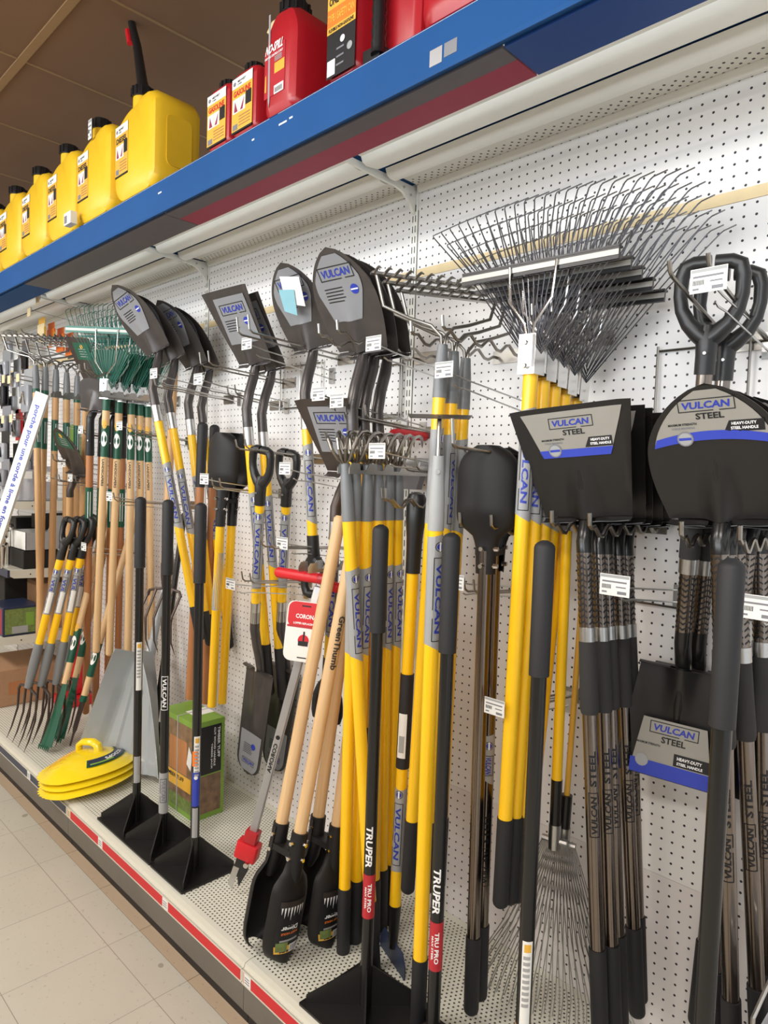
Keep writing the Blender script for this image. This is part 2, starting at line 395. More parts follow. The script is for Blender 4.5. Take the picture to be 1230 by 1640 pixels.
# base deck, one steel deck per bay
M['deck_holes'] = holes_mat('deck_holes', (0.68, 0.67, 0.58), (0.05, 0.048, 0.04), 0.0135, 0.0117, 0.0, -0.05, 0.0029, ax=('X', 'Y'), stagger=True, band=(-0.545, -0.02), rough=0.4)
for i in range(len(edges) - 1):
    a, c = edges[i] + 0.001, edges[i + 1] - 0.001
    b = B(); b.box(a, c, -0.56, -0.001, 0.165, 0.18, 'deck_holes')
    b.prism([(-0.56, 0.18), (-0.573, 0.176), (-0.577, 0.165), (-0.56, 0.165)], a, c, 'cream', ax='x')
    b.box(a, c, -0.582, -0.56, 0.126, 0.1655, 'cream')
    b.box(a, c, -0.5845, -0.581, 0.162, 0.1655, 'cream'); b.box(a, c, -0.5845, -0.581, 0.126, 0.1295, 'cream')
    st = 'navy' if c < -1.2 else 'red'
    b.box(a + 0.008, c - 0.008, -0.5838, -0.581, 0.130, 0.1617, st)
    for q, (tx, tw) in enumerate([(a + 0.012, 0.03), (a + 0.30, 0.035), (a + 0.78, 0.035)]):
        b.box(tx, tx + tw, -0.585, -0.5836, 0.1303, 0.1614, 'paper' if q else ('cream_strip' if i != 5 else 'paper'))
        for r in range(3): b.box(tx + 0.004, tx + tw - 0.006, -0.5854, -0.5849, 0.137 + r * 0.007, 0.1395 + r * 0.007, 'ink_grey')
    struct(b.build('trim_4', smooth=False))
    b = B(); b.box(a, c, -0.560, -0.545, 0.0, 0.125, 'ink_black'); b.box(a, c, -0.576, -0.560, 0.045, 0.124, 'kick_and_shadow_dark'); struct(b.build('baseboard_front', smooth=False))

b = B(); b.box(-5.0, 3.6, -3.0, -2.9, 0, 1.45, 'far_wall'); struct(b.build('added_light_blocker', smooth=False))  # unseen panel added to keep low light off the lower pegboard

# rails and brackets under the canopy
M['rail_holes'] = holes_mat('rail_holes', (0.75, 0.74, 0.67), (0.05, 0.05, 0.045), 0.0254, 0.0127, 0.0, -0.018, 0.0034, ax=('X', 'Y'), stagger=True, rough=0.5, band=(-0.062, -0.018))
for i in range(len(edges) - 1):
    a, c = edges[i] + 0.02, edges[i + 1] - 0.016
    b = B()
    b.prism([(-0.0015, 2.381), (-0.012, 2.381), (-0.017, 2.388), (-0.017, 2.409), (-0.0015, 2.409)], a, c, 'white_paint', ax='x')
    struct(b.build('trim_5', ang=50))
    b = B(); b.box(a, c, -0.095, -0.018, 2.400, 2.405, 'rail_holes'); struct(b.build('trim_6', smooth=False))
    b = B()
    b.prism([(-0.096, 2.402), (-0.102, 2.388), (-0.115, 2.380), (-0.135, 2.380), (-0.150, 2.386), (-0.157, 2.404)], a, c, 'white_paint', ax='x')
    struct(b.build('trim_7', ang=50))
    b = B()
    b.prism([(-0.166, 2.408), (-0.178, 2.396), (-0.190, 2.390), (-0.235, 2.384), (-0.250, 2.390), (-0.256, 2.404), (-0.546, 2.406), (-0.546, 2.410), (-0.166, 2.410)], a, c, 'white_paint', ax='x')
    struct(b.build('trim_8', ang=50))
for X in edges[1:-1]:
    t = thing('shelf_bracket', {'-4.8768': 'cream canopy bracket, farthest one at the very left', '-3.6576': 'cream canopy bracket, second farthest, over the hanging packets', '0.0': 'cream steel bracket above the wide chrome-hooked middle bays, nearest to camera', '-1.2192': 'cream steel bracket above the pair of black square shovels'}.get(str(round(X, 4)), 'cream steel canopy bracket at far upright near orange packets'), 'bracket', (X, 0, 2.33))
    if X > 1: t['label'] = 'cream steel canopy bracket at the right edge'
    b = B(); b.prism([(-0.005, 0.070), (-0.005, -0.012), (-0.012, -0.008), (-0.03, 0.017), (-0.06, 0.040), (-0.096, 0.048), (-0.22, 0.049), (-0.26, 0.052), (-0.45, 0.060), (-0.45, 0.070)], -0.004, 0.004, 'white_paint', ax='x')
    b.build('bracket_plate', t, smooth=False)
    for (yy, zz) in ((-0.03, 0.04), (-0.06, 0.055)):
        b = B(); b.tube([(0.004, yy, zz), (0.008, yy, zz)], 0.004, 'zinc', 8); b.build('rivet', t)

# blue canopy: fascia and coloured soffit panels
t = thing('display_canopy', 'long blue steel canopy shelf carrying the fuel cans above the tools', 'shelf', (0, -0.5, 2.26))
def rel(bb, name, x=0, y=-0.5, z=2.26, par=t, **k):
    bb.v = [(a - x, c - y, d - z) for a, c, d in bb.v]; return bb.build(name, par, **k)
b = B(); b.prism([(-0.62, 2.255), (-0.622, 2.262), (-0.622, 2.345), (-0.616, 2.35), (-0.60, 2.35), (-0.60, 2.262)], X0, X1, 'blue_paint', ax='x')
for (x0, x1, z0, z1, k) in ((0.60, 0.63, 2.27, 2.30, 'aluminium'), (0.635, 0.665, 2.275, 2.30, 'aluminium')): b.box(x0, x1, -0.6228, -0.622, z0, z1, 'ink_grey' if x0 > 0.63 else k)
for (x0, x1, z0) in ((0.13, 0.16, 2.316), (0.17, 0.182, 2.318), (0.02, 0.03, 2.315), (-0.46, -0.44, 2.31)): b.box(x0, x1, -0.6226, -0.622, z0, z0 + 0.004, 'paper')
rel(b, 'fascia', smooth=False)
SE = [X0, -2.89, -1.67, -0.455, 0.752, X1]
for i in range(5):
    a, c = SE[i] + 0.002, SE[i + 1] - 0.002
    b = B()
    k = ['blue_paint', 'blue_paint', 'under_grey', 'under_grey', 'deep_blue'][i]
    if i == 3: b.box(a, c, -0.60, -0.556, 2.256, 2.262, 'under_grey'); b.box(a, c, -0.556, -0.49, 2.256, 2.262, 'under_red')
    else: b.box(a, c, -0.60, -0.49, 2.256, 2.262, k)
    rel(b, 'soffit_panel', smooth=False)
b = B(); b.box(X0, X1, -0.546, -0.30, 2.4105, 2.4115, 'blue_paint'); rel(b, 'shelf_top', smooth=False)
b = B(); b.box(X0, X1, -0.30, 0.02, 2.4105, 2.4115, 'blue_paint'); rel(b, 'shelf_top', smooth=False)

# ------------------------------------------------------------------ parts of hand tools
# tool frame: z = 0 at the free end of the handle, +z towards the head, -y the face with the print
def part(root, name, fn, label=None, **kw):
    b = B(); fn(b); o = b.build(name, root, **kw)
    if label: o['label'] = label
    return o
def handle_part(root, name, z0, z1, r, k, r1=None, round0=False, round1=False, x=0, y=0, seg=18):
    return part(root, name, lambda b: b.rod(z0, z1, r, k, seg, r1, round0, round1, x, y))
def wrap_label(root, z0, z1, r, a0, sgn=1, up=False, kind='yellow', word='VULCAN', x=0, y=0, pointed=True):
    """printed sleeve round a handle. z0 < z1"""
    b = B(); zm = (z0 + z1) / 2; L = z1 - z0
    if kind == 'yellow':
        n = 18; rr = r + 0.0005
        vs = []; fs = []
        for j in range(n + 1):
            a = 2 * pi * j / n; tip = 0.018 * (1 + cos(a + 1)) / 2
            for q in (0, 1): vs.append((x + rr * sin(a), y - rr * cos(a), z0 + tip if q == 0 else z1 - tip * 0.5))
        for j in range(n): fs.append((2 * j, 2 * j + 1, 2 * j + 3, 2 * j + 2))
        b.add(vs, fs, 'sticker_grey')
        zt = z1 if sgn == 1 else z0
        top = -1 if sgn == 1 else 1            # direction of "down" along z
        if up: pass
        f = cyl(r, zt + top * 0.030, a0, sgn, 0.0010, x, y); b.disc(0, 0, r * 0.66, f, 'ink_black'); 
        f2 = cyl(r, zt + top * 0.030, a0, sgn, 0.0013, x, y); b.disc(0, 0, r * 0.55, f2, 'sticker_grey'); b.disc(0, 0, r * 0.44, cyl(r, zt + top * 0.030, a0, sgn, 0.0015, x, y), 'ink_blue')
        b.strip(-r * 0.6, r * 0.6, -r * 0.12, r * 0.12, cyl(r, zt + top * 0.030, a0, sgn, 0.0018, x, y), 'ink_white', 3)
        f = cyl(r, zt + top * 0.054, a0, sgn, 0.0010, x, y)
        logo(b, f, 0, -r * 0.78, min(L - 0.08, 0.20), r * 1.56, word=word)
    elif kind == 'steel':      # black print straight on the bare tube, reading upwards
        f = cyl(r, z0 if sgn == 1 else z1, a0, sgn, 0.0006, x, y, up=True)
        logo(b, f, 0, -r * 0.7, 0.095, r * 1.45, 'ink_black', 'ink_black', word=word)
        b.text('STEEL', f, 0.108, -r * 0.45, 0.075, r * 0.95, 'ink_black')
    elif kind == 'white':
        f = cyl(r, z1, a0, 1, 0.0006, x, y)
        logo(b, f, 0, -r * 0.8, L, r * 1.6, 'ink_white', 'ink_white', t=0.0022, word=word)
    return b.build('handle_label', root, recalc=False)

def d_grip(root, z0=0.0, w=0.118, h=0.125, k='black_plastic', r=0.0165, x=0, neck=0.075):
    """D-shaped grip: bar lies at z0, neck grows towards +z"""
    def f(b):
        pts = []; R = []
        a = w / 2 - 0.014
        path = [(0.004, 0), (a * 0.62, 0.000), (a * 0.90, 0.005), (a * 1.02, 0.022), (a * 1.03, 0.050), (a * 0.94, 0.072), (a * 0.68, 0.094), (a * 0.32, 0.110), (0, 0.122)]
        for s_ in (1, -1):
            b.tube([(x + s_ * px, 0, z0 + 0.014 + pz * h / 0.125) for px, pz in path], [0.0145, 0.0145, 0.0150, 0.0140, 0.0130, 0.0135, 0.0155, 0.0185, 0.019], k, 10, sx=1.0)
        b.tube([(x, 0, z0 + h - 0.02), (x, 0, z0 + h + 0.01), (x, 0, z0 + h + neck * 0.5), (x, 0, z0 + h + neck)], [0.012, 0.021, 0.0195, 0.0195], k, 14)
    part(root, 'd_grip', f)
    part(root, 'rivet', lambda b: b.tube([(x, -0.0185, z0 + h + neck * 0.45), (x, -0.0225, z0 + h + neck * 0.45)], [0.0045, 0.003], 'zinc', 10))

def T_of(y0, z0, tilt):
    c, s_ = cos(tilt), sin(tilt)
    return lambda v: Vector((v.x, y0 + v.y * c - v.z * s_, z0 + v.z * c + v.y * s_))

def shovel_head(root, L, kind='round', w=0.225, h=0.29, tilt=26, off=0.05, k='dark_steel', label='silver', neck_r=0.0175, neck_k=None, frog=0.16, steps=True, nl=0.175, rdg=0.030):
    """neck tube and blade; the blade leans towards -y (the aisle)"""
    neck_k = neck_k or k; t = radians(tilt); zb = L + nl; T = T_of(off, zb, t)
    def ridge(x, z): return rdg * exp(-(x / 0.022) ** 2) * max(0.0, 1 - z / (h * 0.62)) ** 1.2
    def W(v):
        if kind == 'round':
            z = v
            return w / 2 * (0.80 + 0.20 * sin(min(z / 0.45, 1) * pi / 2)) * (1 if z < 0.45 else max(0.0, 1 - ((z - 0.45) / 0.55) ** 2.1) ** 0.72)
        if kind == 'square': return w / 2 * (0.74 + 0.26 * v)
        if kind == 'drain': return w / 2 * (1.0 - 0.12 * v) * (1 if v < 0.86 else sqrt(max(0.0, 1 - ((v - 0.86) / 0.14) ** 2)) * 0.98 + 0.02)
        if kind == 'spade': return w / 2 * (1.0 - 0.05 * v) * (1 if v < 0.7 else sqrt(max(0.0, 1 - ((v - 0.7) / 0.3) ** 2)))
        return w / 2
    cv = {'round': 0.26, 'square': 0.14, 'drain': 0.5, 'spade': 0.2}[kind] / w
    def surf(x, z):
        e = -cv * x * x * 4 * (w / 4) * (1.0 if kind != 'square' else 1.0)
        if kind == 'round': e -= 0.016 * (z / h) ** 3
        if kind == 'square': e -= 0.022 * max(0, abs(x) / (w / 2) - 0.78) * 4 * (1 - 0.5 * z / h)
        return e - ridge(x, z)
    def blade(b):
        b.sheet(lambda u, v: ((2 * u - 1) * W(v), surf((2 * u - 1) * W(v), v * h), v * h), 26, 26, 0.0016, k, T)
        if steps:
            for s_ in (1, -1):
                x0, x1 = s_ * 0.022, s_ * W(0) * 1.0
                b.sheet(lambda u, v: (x0 + (x1 - x0) * u, surf(x0 + (x1 - x0) * u, 0) - v * (0.022 + 0.006 * sin(u * pi)), -0.003 - 0.004 * sin(v * 3)), 8, 4, 0.0016, k, T)
    part(root, 'blade', blade)
    tip = T(Vector((0, 0.006, frog)))
    pts = [Vector((0, 0, L - 0.002)), Vector((0, 0, L + nl * 0.28)), Vector((0, off * 0.35, L + nl * 0.54)), Vector((0, off * 0.8, L + nl * 0.78)), T(Vector((0, 0.001, -0.005))), T(Vector((0, 0.002, frog * 0.5))), tip]
    part(root, 'neck', lambda b: b.tube(pts, [neck_r, neck_r, neck_r * 0.98, neck_r, neck_r * 0.92, neck_r * 0.72, 0.004], neck_k, 16))
    if not label: return
    S_ = lambda d: (lambda a, c: T(Vector((a, surf(a, c) - d, c))))
    b = B()
    if label == 'silver':          # grey shield sticker on long-handled shovels
        zl, zh = (0.30 * h, 0.93 * h)
        def lw(v): 
            z = zl + (zh - zl) * v
            return max(0.001, min(W(z / h) - 0.016, w * 0.36) * (0.62 + 0.38 * min(1, v * 2.2)))
        if kind == 'drain':
            zl, zh = 0.60 * h, 0.97 * h
            lw = lambda v: max(0.001, W((zl + (zh - zl) * v) / h) - 0.012)
        if kind == 'square':
            zl, zh = 0.28 * h, 0.9 * h; lw = lambda v: w * 0.34
        f = S_(0.0022 if kind != 'drain' else 0.002)
        x_off = -w * 0.06 if kind == 'round' else 0
        b.sheet(lambda u, v: f((2 * u - 1) * lw(v) + x_off * (1 - v), zl + (zh - zl) * v), 12, 14, 0.0004, 'sticker_blade')
        f = S_(0.0032)
        if kind != 'drain':
            logo(b, f, -w * 0.27, zl + (zh - zl) * 0.63, w * 0.54, 0.038)
            b.disc(w * 0.2, zl + (zh - zl) * 0.45, 0.014, f, 'ink_blue'); b.strip(w * 0.2 - 0.012, w * 0.2 + 0.012, zl + (zh - zl) * 0.45 - 0.002, zl + (zh - zl) * 0.45 + 0.002, S_(0.0038), 'ink_white')
            for q in range(5): b.strip(-w * 0.27, -w * 0.27 + 0.062 + 0.008 * sin(q * 3), zl + (zh - zl) * 0.50 - q * 0.009, zl + (zh - zl) * 0.50 - q * 0.009 + 0.003, f, 'ink_black', 4)
        else:
            fl = lambda a, c: f(-a, zl + zh - c)
            logo(b, fl, -0.034, zl + (zh - zl) * 0.18, 0.068, 0.022)
            b.disc(0.018, zl + (zh - zl) * 0.68, 0.012, fl, 'ink_blue')
            for q in range(6): b.strip(-0.035, 0.015 - 0.004 * (q % 2), zl + (zh - zl) * 0.68 - q * 0.007, zl + (zh - zl) * 0.68 - q * 0.007 + 0.0022, fl, 'ink_black', 3)
    elif label == 'steel':         # silver and blue header with VULCAN STEEL
        flip = -1 if kind == 'down' else 1
        zh, zl = 0.955 * h, 0.55 * h
        if kind == 'round':
            lw = lambda v: max(0.002, W((zl + (zh - zl) * v) / h) - 0.014)
        else:
            lw = lambda v: w / 2 * (0.56 + 0.28 * v) + 0.0
        f = S_(0.0018); f2 = S_(0.0026); f3 = S_(0.0032)
        b.sheet(lambda u, v: f((2 * u - 1) * lw(v), zl + (zh - zl) * v + (0.012 * (1 - (2 * u - 1) ** 2) * (1 - v) if kind == 'round' else 0)), 14, 10, 0.0004, 'sticker_and_glint_steel')
        arch = (lambda a: 0.012 * (1 - (a / lw(0)) ** 2)) if kind == 'round' else (lambda a: 0)
        b.sheet(lambda u, v: f2((2 * u - 1) * lw(v * 0.2), zl + arch((2 * u - 1) * lw(0)) + v * 0.017), 12, 2, 0.0003, 'royal_blue')
        b.sheet(lambda u, v: f2(0.022 + (lw(0.3) - 0.026) * u + 0.010 * v * (1 - u), zl + arch(0) * 0.5 + 0.0185 + v * 0.021), 6, 3, 0.0003, 'ink_black')
        b.text('HEAVY-DUTY', f3, 0.036, zl + arch(0) * 0.5 + 0.031, 0.040, 0.0055, 'ink_white'); b.text('STEEL HANDLE', f3, 0.034, zl + arch(0) * 0.5 + 0.0225, 0.044, 0.0055, 'ink_white')
        b.disc(-0.045, zl + 0.016, 0.0145, f3, 'ink_grey'); b.disc(-0.045, zl + 0.016, 0.012, S_(0.0036), 'sticker_grey'); b.strip(-0.056, -0.034, zl + 0.0135, zl + 0.0185, S_(0.004), 'royal_blue')
        zt = zl + (zh - zl) * 0.60
        logo(b, f2, -0.050, zt + 0.003, 0.096, 0.024); b.text('STEEL', f2, -0.022, zt - 0.012, 0.048, 0.012, 'ink_black')
        b.text('MAXIMUM STRENGTH', f2, -0.072, zt - 0.022, 0.05, 0.0045, 'ink_black'); b.text('FORCE MAXIMALE', f2, -0.066, zt - 0.029, 0.04, 0.004, 'ink_grey')
    elif label == 'green':
        zl, zh = 0.55 * h, 0.9 * h; f = S_(0.002)
        b.sheet(lambda u, v: f((2 * u - 1) * max(0.001, (W((zl + (zh - zl) * v) / h) - 0.014) * 0.8), zl + (zh - zl) * v), 8, 8, 0.0004, 'green')
        f = S_(0.0028); b.disc(0, zh - 0.02, 0.012, f, 'ochre')
        for q in range(4): b.strip(-0.03, 0.03, zl + 0.015 + q * 0.012, zl + 0.018 + q * 0.012, f, 'light_grey')
    b.build('blade_label', root, recalc=False)

def ferrule(root, z0, z1, r=0.0185, k='zinc'):
    return part(root, 'ferrule', lambda b: (b.rod(z0, z1, r, k, 18), b.rod(z0 - 0.002, z0 + 0.004, r + 0.0015, k, 18)))

# ---------- fuel-stained details shared by rakes and forks
def leaf_rake_head(root, L, n=24, tine_k='tine_steel', bar_k='black_steel', wt=0.62, wb=0.36, h0=0.155, h1=0.31, tip_k=None, brace=True, bend=0.055):
    part(root, 'socket', lambda b: (b.box(-0.021, 0.021, -0.022, 0.022, L - 0.075, L + 0.012, 'chrome'), b.box(-0.0165, 0.0165, -0.028, -0.022, L - 0.06, L + 0.01, 'chrome')))
    for zz in (L - 0.058, L - 0.008): part(root, 'bolt', lambda b: b.tube([(0, -0.028, zz), (0, -0.033, zz)], [0.006, 0.0045], 'zinc', 8))
    for i in range(n):
        u = 2 * (i + 0.5) / n - 1
        s = h1 - 0.03 * u * u
        x0 = 0.02 * u; x1 = u * wb / 2; x2 = u * wt / 2
        part(root, 'tine', lambda b: b.tube([(x0, 0.004 * (i % 2), L - 0.03), (x1, 0, L + h0), (x2 * 0.985, -0.004, L + s - 0.006), (x2, 0.0, L + s), (x2 * 1.02, bend, L + s + 0.030 * bend / 0.055)], 0.0016, tine_k, 5))
    part(root, 'crossbar', lambda b: (b.box(-wb / 2 - 0.012, wb / 2 + 0.012, -0.013, -0.005, L + h0 - 0.012, L + h0 + 0.012, bar_k), b.box(-wb / 2 - 0.012, wb / 2 + 0.012, -0.014, 0.006, L + h0 + 0.012, L + h0 + 0.016, bar_k), b.box(-wb / 2 - 0.012, wb / 2 + 0.012, -0.0145, -0.013, L + h0 - 0.004, L + h0 + 0.007, 'sticker_and_glint_steel')))  # lighter strip along the bar paints in its highlight
    if brace:
        part(root, 'brace', lambda b: [b.tube([(s_ * 0.006, -0.012, L), (s_ * 0.012, -0.016, L + 0.035), (s_ * 0.052, -0.018, L + 0.085), (s_ * 0.058, -0.017, L + h0 + 0.008)], 0.0032, 'chrome', 7) for s_ in (1, -1)])

def bow_rake_head(root, L, w=0.38, n=14, k='wire', bowh=0.13, ferr_k='grey_paint', fz=0.13, depth=0.0, bar_k='wire', r=0.0045):
    part(root, 'ferrule', lambda b: b.tube([(0, 0, L - fz), (0, 0, L - fz * 0.4), (0, 0, L)], [0.0175, 0.0165, 0.0125], ferr_k, 16))
    part(root, 'bow', lambda b: [b.tube([(s_ * 0.003, 0, L - 0.005), (s_ * 0.006, 0, L + 0.02), (s_ * 0.03, 0.01, L + 0.045), (s_ * w * 0.22, 0.03, L + 0.06), (s_ * w * 0.40, 0.045, L + 0.085), (s_ * w * 0.46, 0.05, L + bowh)], r, k, 8) for s_ in (1, -1)])
    part(root, 'rake_bar', lambda b: b.box(-w / 2, w / 2, 0.035, 0.055, L + bowh - 0.003, L + bowh + 0.003, bar_k))
    for i in range(n):
        x = -w / 2 + 0.006 + (w - 0.012) * i / (n - 1)
        part(root, 'tooth', lambda b: b.tube([(x, 0.038, L + bowh), (x, 0.0, L + bowh + 0.004), (x, -0.022, L + bowh - 0.004)], [0.004, 0.0035, 0.001], bar_k, 5))

def cultivator_head(root, L, k='wire', n=4, ferr_k='grey_paint', fz=0.095, w=0.13, reach=0.17, r=0.0042):
    part(root, 'ferrule', lambda b: b.tube([(0, 0, L - fz), (0, 0, L - fz * 0.5), (0, 0, L)], [0.0175, 0.0165, 0.0125], ferr_k, 16))
    for i in range(n):
        u = (2 * i / (n - 1) - 1) if n > 1 else 0
        x = u * w / 2
        part(root, 'tine', lambda b: b.tube([(0, 0, L - 0.004), (x * 0.25, -0.022, L + 0.012), (x * 0.45, -0.038, L + 0.036), (x * 0.6, -0.030, L + 0.062), (x * 0.75, 0.0, L + 0.078), (x * 0.9, 0.05, L + 0.082), (x, 0.11, L + 0.078), (x, reach, L + 0.062), (x, reach + 0.02, L + 0.05)], [r, r, r, r, r, r, r, r * 0.8, r * 0.3], k, 7))

def fork_head(root, L, k='fork_steel', n=4, w=0.17, h=0.30, tilt=8, bow=0.03):
    def shoulder(b):
        b.tube([(0, 0, L - 0.01), (0, 0, L + 0.05), (0, 0.004, L + 0.10)], [0.0175, 0.015, 0.011], k, 14)
        pts = [(-w / 2, 0.004, L + 0.135), (-w / 2 + 0.01, 0.004, L + 0.112), (-w / 4, 0.004, L + 0.104), (0, 0.004, L + 0.10), (w / 4, 0.004, L + 0.104), (w / 2 - 0.01, 0.004, L + 0.112), (w / 2, 0.004, L + 0.135)]
        b.tube(pts, 0.0065, k, 8)
    part(root, 'fork_head', shoulder)
    for i in range(n):
        x = -w / 2 + w * i / (n - 1)
        part(root, 'tine', lambda b: b.tube([(x, 0.004, L + 0.105 + (0.02 if i in (0, n - 1) else 0)), (x, 0.002 - bow, L + 0.105 + h * 0.45), (x, -bow * 0.8, L + 0.105 + h * 0.8), (x, -bow * 0.3, L + 0.105 + h)], [0.0062, 0.0055, 0.004, 0.001], k, 6))

def tag_print(b, x0, x1, z0, z1, y):
    """small price ticket: card, header and rows of print"""
    w_ = x1 - x0; h_ = z1 - z0
    b.box(x0, x1, y, y + 0.0012, z0, z1, 'paper')
    b.box(x0 + w_ * 0.02, x1 - w_ * 0.02, y - 0.0003, y, z1 - h_ * 0.16, z1 - h_ * 0.03, 'light_grey')
    for q in range(8): b.box(x0 + w_ * (0.08 + q * 0.04), x0 + w_ * (0.1 + q * 0.04), y - 0.0004, y, z0 + h_ * 0.32, z0 + h_ * 0.52, 'ink_black')
    b.box(x0 + w_ * 0.08, x1 - w_ * 0.1, y - 0.0004, y, z0 + h_ * 0.62, z0 + h_ * 0.70, 'ink_grey')
    b.box(x0 + w_ * 0.55, x1 - w_ * 0.12, y - 0.0004, y, z0 + h_ * 0.40, z0 + h_ * 0.46, 'ink_grey')
    b.box(x0 + w_ * 0.60, x1 - w_ * 0.1, y - 0.0004, y, z0 + h_ * 0.10, z0 + h_ * 0.24, 'ink_grey'); b.box(x0 + w_ * 0.08, x0 + w_ * 0.25, y - 0.0004, y, z0 + h_ * 0.12, z0 + h_ * 0.2, 'ink_grey')

def hook(label, x, z, reach=0.28, spread=0.05, kind='straight', tagpos=None, group=None, tw=0.055, r=0.0030, zig=5, tagy=None, rise=0.02, tip=0.035):
    """double peg hook on the pegboard at (x, z); optional ticket arm"""
    t = thing('peg_hook', label, 'hook', (x, -0.001, z), group)
    part(t, 'back_plate', lambda b: b.box(-spread / 2 - 0.012, spread / 2 + 0.012, -0.004, 0.0, -0.018, 0.018, 'wire'), smooth=False)
    for s_ in ((1, -1) if spread > 0.01 else (0,)):
        if kind == 'straight': pts = [(s_ * spread / 2, 0, 0), (s_ * spread / 2, -reach * 0.6, rise * 0.6), (s_ * spread / 2, -reach + 0.012, rise), (s_ * spread / 2, -reach, rise + 0.008), (s_ * spread / 2, -reach - 0.006, rise + tip)]
        else:
            pts = [(s_ * spread / 2, 0, 0), (s_ * spread / 2, -0.02, 0)]
            for q in range(zig):
                y0 = -0.02 - (reach - 0.03) * q / zig; dy = (reach - 0.03) / zig
                pts += [(s_ * spread / 2, y0 - dy * 0.28, -0.011), (s_ * spread / 2, y0 - dy * 0.5, -0.009), (s_ * spread / 2, y0 - dy * 0.82, 0.010), (s_ * spread / 2, y0 - dy, 0.007)]
            pts += [(s_ * spread / 2, -reach, 0.014), (s_ * spread / 2, -reach - 0.003, 0.038)]
        part(t, 'prong', lambda b: b.tube(pts, r, 'wire', 7))
    if tagpos:
        tx, ty, tz = tagpos; tx -= x; tz -= z
        part(t, 'clip_plate', lambda b: b.box(tx - 0.013, tx + 0.013, -0.006, 0.001, tz - 0.085, tz - 0.03, 'zinc'), smooth=False)
        part(t, 'ticket_arm', lambda b: (b.tube([(tx, -0.004, tz - 0.045), (tx, -0.02, tz - 0.040), (tx, ty * 0.8, tz - 0.012), (tx, ty, tz)], 0.0021, 'zinc', 6), b.tube([(tx, -0.004, tz - 0.07), (tx, -0.02, tz - 0.068), (tx, ty * 0.75, tz - 0.037), (tx, ty * 0.86, tz - 0.036), (tx, ty * 0.9, tz - 0.03)], 0.0021, 'zinc', 6)))
        part(t, 'price_ticket', lambda b: tag_print(b, tx - tw / 2, tx + tw / 2, tz - tw * 0.34, tz + tw * 0.34, ty - 0.002), smooth=False)
    return t
def wire_frame(label, x0, x1, z0, z1, mids=1):
    t = thing('wire_bracket', label, 'rack', ((x0 + x1) / 2, -0.008, z0))
    w_ = (x1 - x0) / 2; h_ = z1 - z0
    for hh in (0, h_): part(t, 'rail', lambda b: b.tube([(-w_, 0, hh), (w_, 0, hh)], 0.003, 'wire', 6))
    for q in range(mids + 2):
        xx = -w_ + 2 * w_ * q / (mids + 1)
        part(t, 'upright_wire', lambda b: b.tube([(xx, -0.005, -0.01), (xx, -0.005, h_ + 0.01)], 0.0028, 'wire', 6))
    return t

# ------------------------------------------------------------------ the tools on display
R = random.Random(7)
def px(p): return at(p[0], p[1], y=p[2])
def place(root, head, foot, az, L):
    """head and foot: (photo x, photo y, depth y) of two points of the handle; keeps the length, anchored at the head end"""
    return aim(root, px(foot), px(head), az, L)
def series(proto, rows, az, L, labels):
    out = []
    for i, (hd, ft) in enumerate(rows):
        o = proto if i == 0 else dup(proto, labels[i]); o['label'] = labels[i]
        place(o, hd, ft, az if not isinstance(az, (list, tuple)) else az[i], L); out.append(o)
    return out

# ---- square-mouth steel shovels, chrome patterned handles
def chevrons(b, z0, z1, r, x=0):
    n = int((z1 - z0) / 0.0125)
    for q in range(n):
        z = z0 + 0.006 + q * (z1 - z0 - 0.008) / n
        for a0 in (0, 72, 144, 216, 288):
            f = lambda a, c: ((r + 0.0007) * sin(radians(a0) + a) + x, -(r + 0.0007) * cos(radians(a0) + a), z + c)
            for s_ in (1, -1): b.add([f(0, 0.005), f(s_ * 0.52, 0), f(s_ * 0.52, 0.0035), f(0, 0.0095)], [(0, 1, 2, 3)], 'ink_black')
def steel_handle(t, L, a0, grip=0.206, foam=(0.71, 0.865), ring=0.895, sgn=1):
    handle_part(t, 'end_grip', 0, grip, 0.0185, 'black_rubber', round0=True)
    handle_part(t, 'handle', grip, foam[0], 0.0155, 'steel_tube')
    part(t, 'foam_grip', lambda b: b.tube([(0, 0, foam[0]), (0, 0, foam[0] + 0.01), (0, 0, (foam[0] + foam[1]) / 2), (0, 0, foam[1])], [0.018, 0.0205, 0.0190, 0.0180], 'foam_grip', 18))
    handle_part(t, 'ring', foam[1], ring, 0.0185, 'zinc')
    b = B(); b.rod(ring, L, 0.0160, 'steel_tube', 18); chevrons(b, ring, L, 0.0160); b.build('patterned_sleeve', t, recalc=False)
    wrap_label(t, 0.45, 0.63, 0.0155, a0, kind='steel', sgn=sgn)
t = thing('square_shovel', '', 'shovel', group='chrome handled square shovels')
L = 1.056; steel_handle(t, L, 34)
shovel_head(t, L, 'square', w=0.262, h=0.245, tilt=19, off=0.022, k='black_steel', label='steel', neck_r=0.0165, neck_k='shaft_black', nl=0.075, frog=0.15, rdg=0.020)
lb = ['black square shovel with silver and blue header, frontmost of its stack', 'black square shovel, second in the chrome handled stack behind the header', 'black square shovel, third in the chrome handled stack', 'black square shovel, fourth in the chrome handled stack', 'black square shovel hanging rearmost in the chrome handled stack']
series(t, [((936, 883, -.27), (957, 1527, -.26)), ((959, 886, -.206), (979, 1527, -.215)), ((971, 886, -.171), (990, 1520, -.17)), ((989, 888, -.117), (1016, 1521, -.11)), ((1003, 888, -.073), (1022, 1515, -.06))], 6, L, lb)

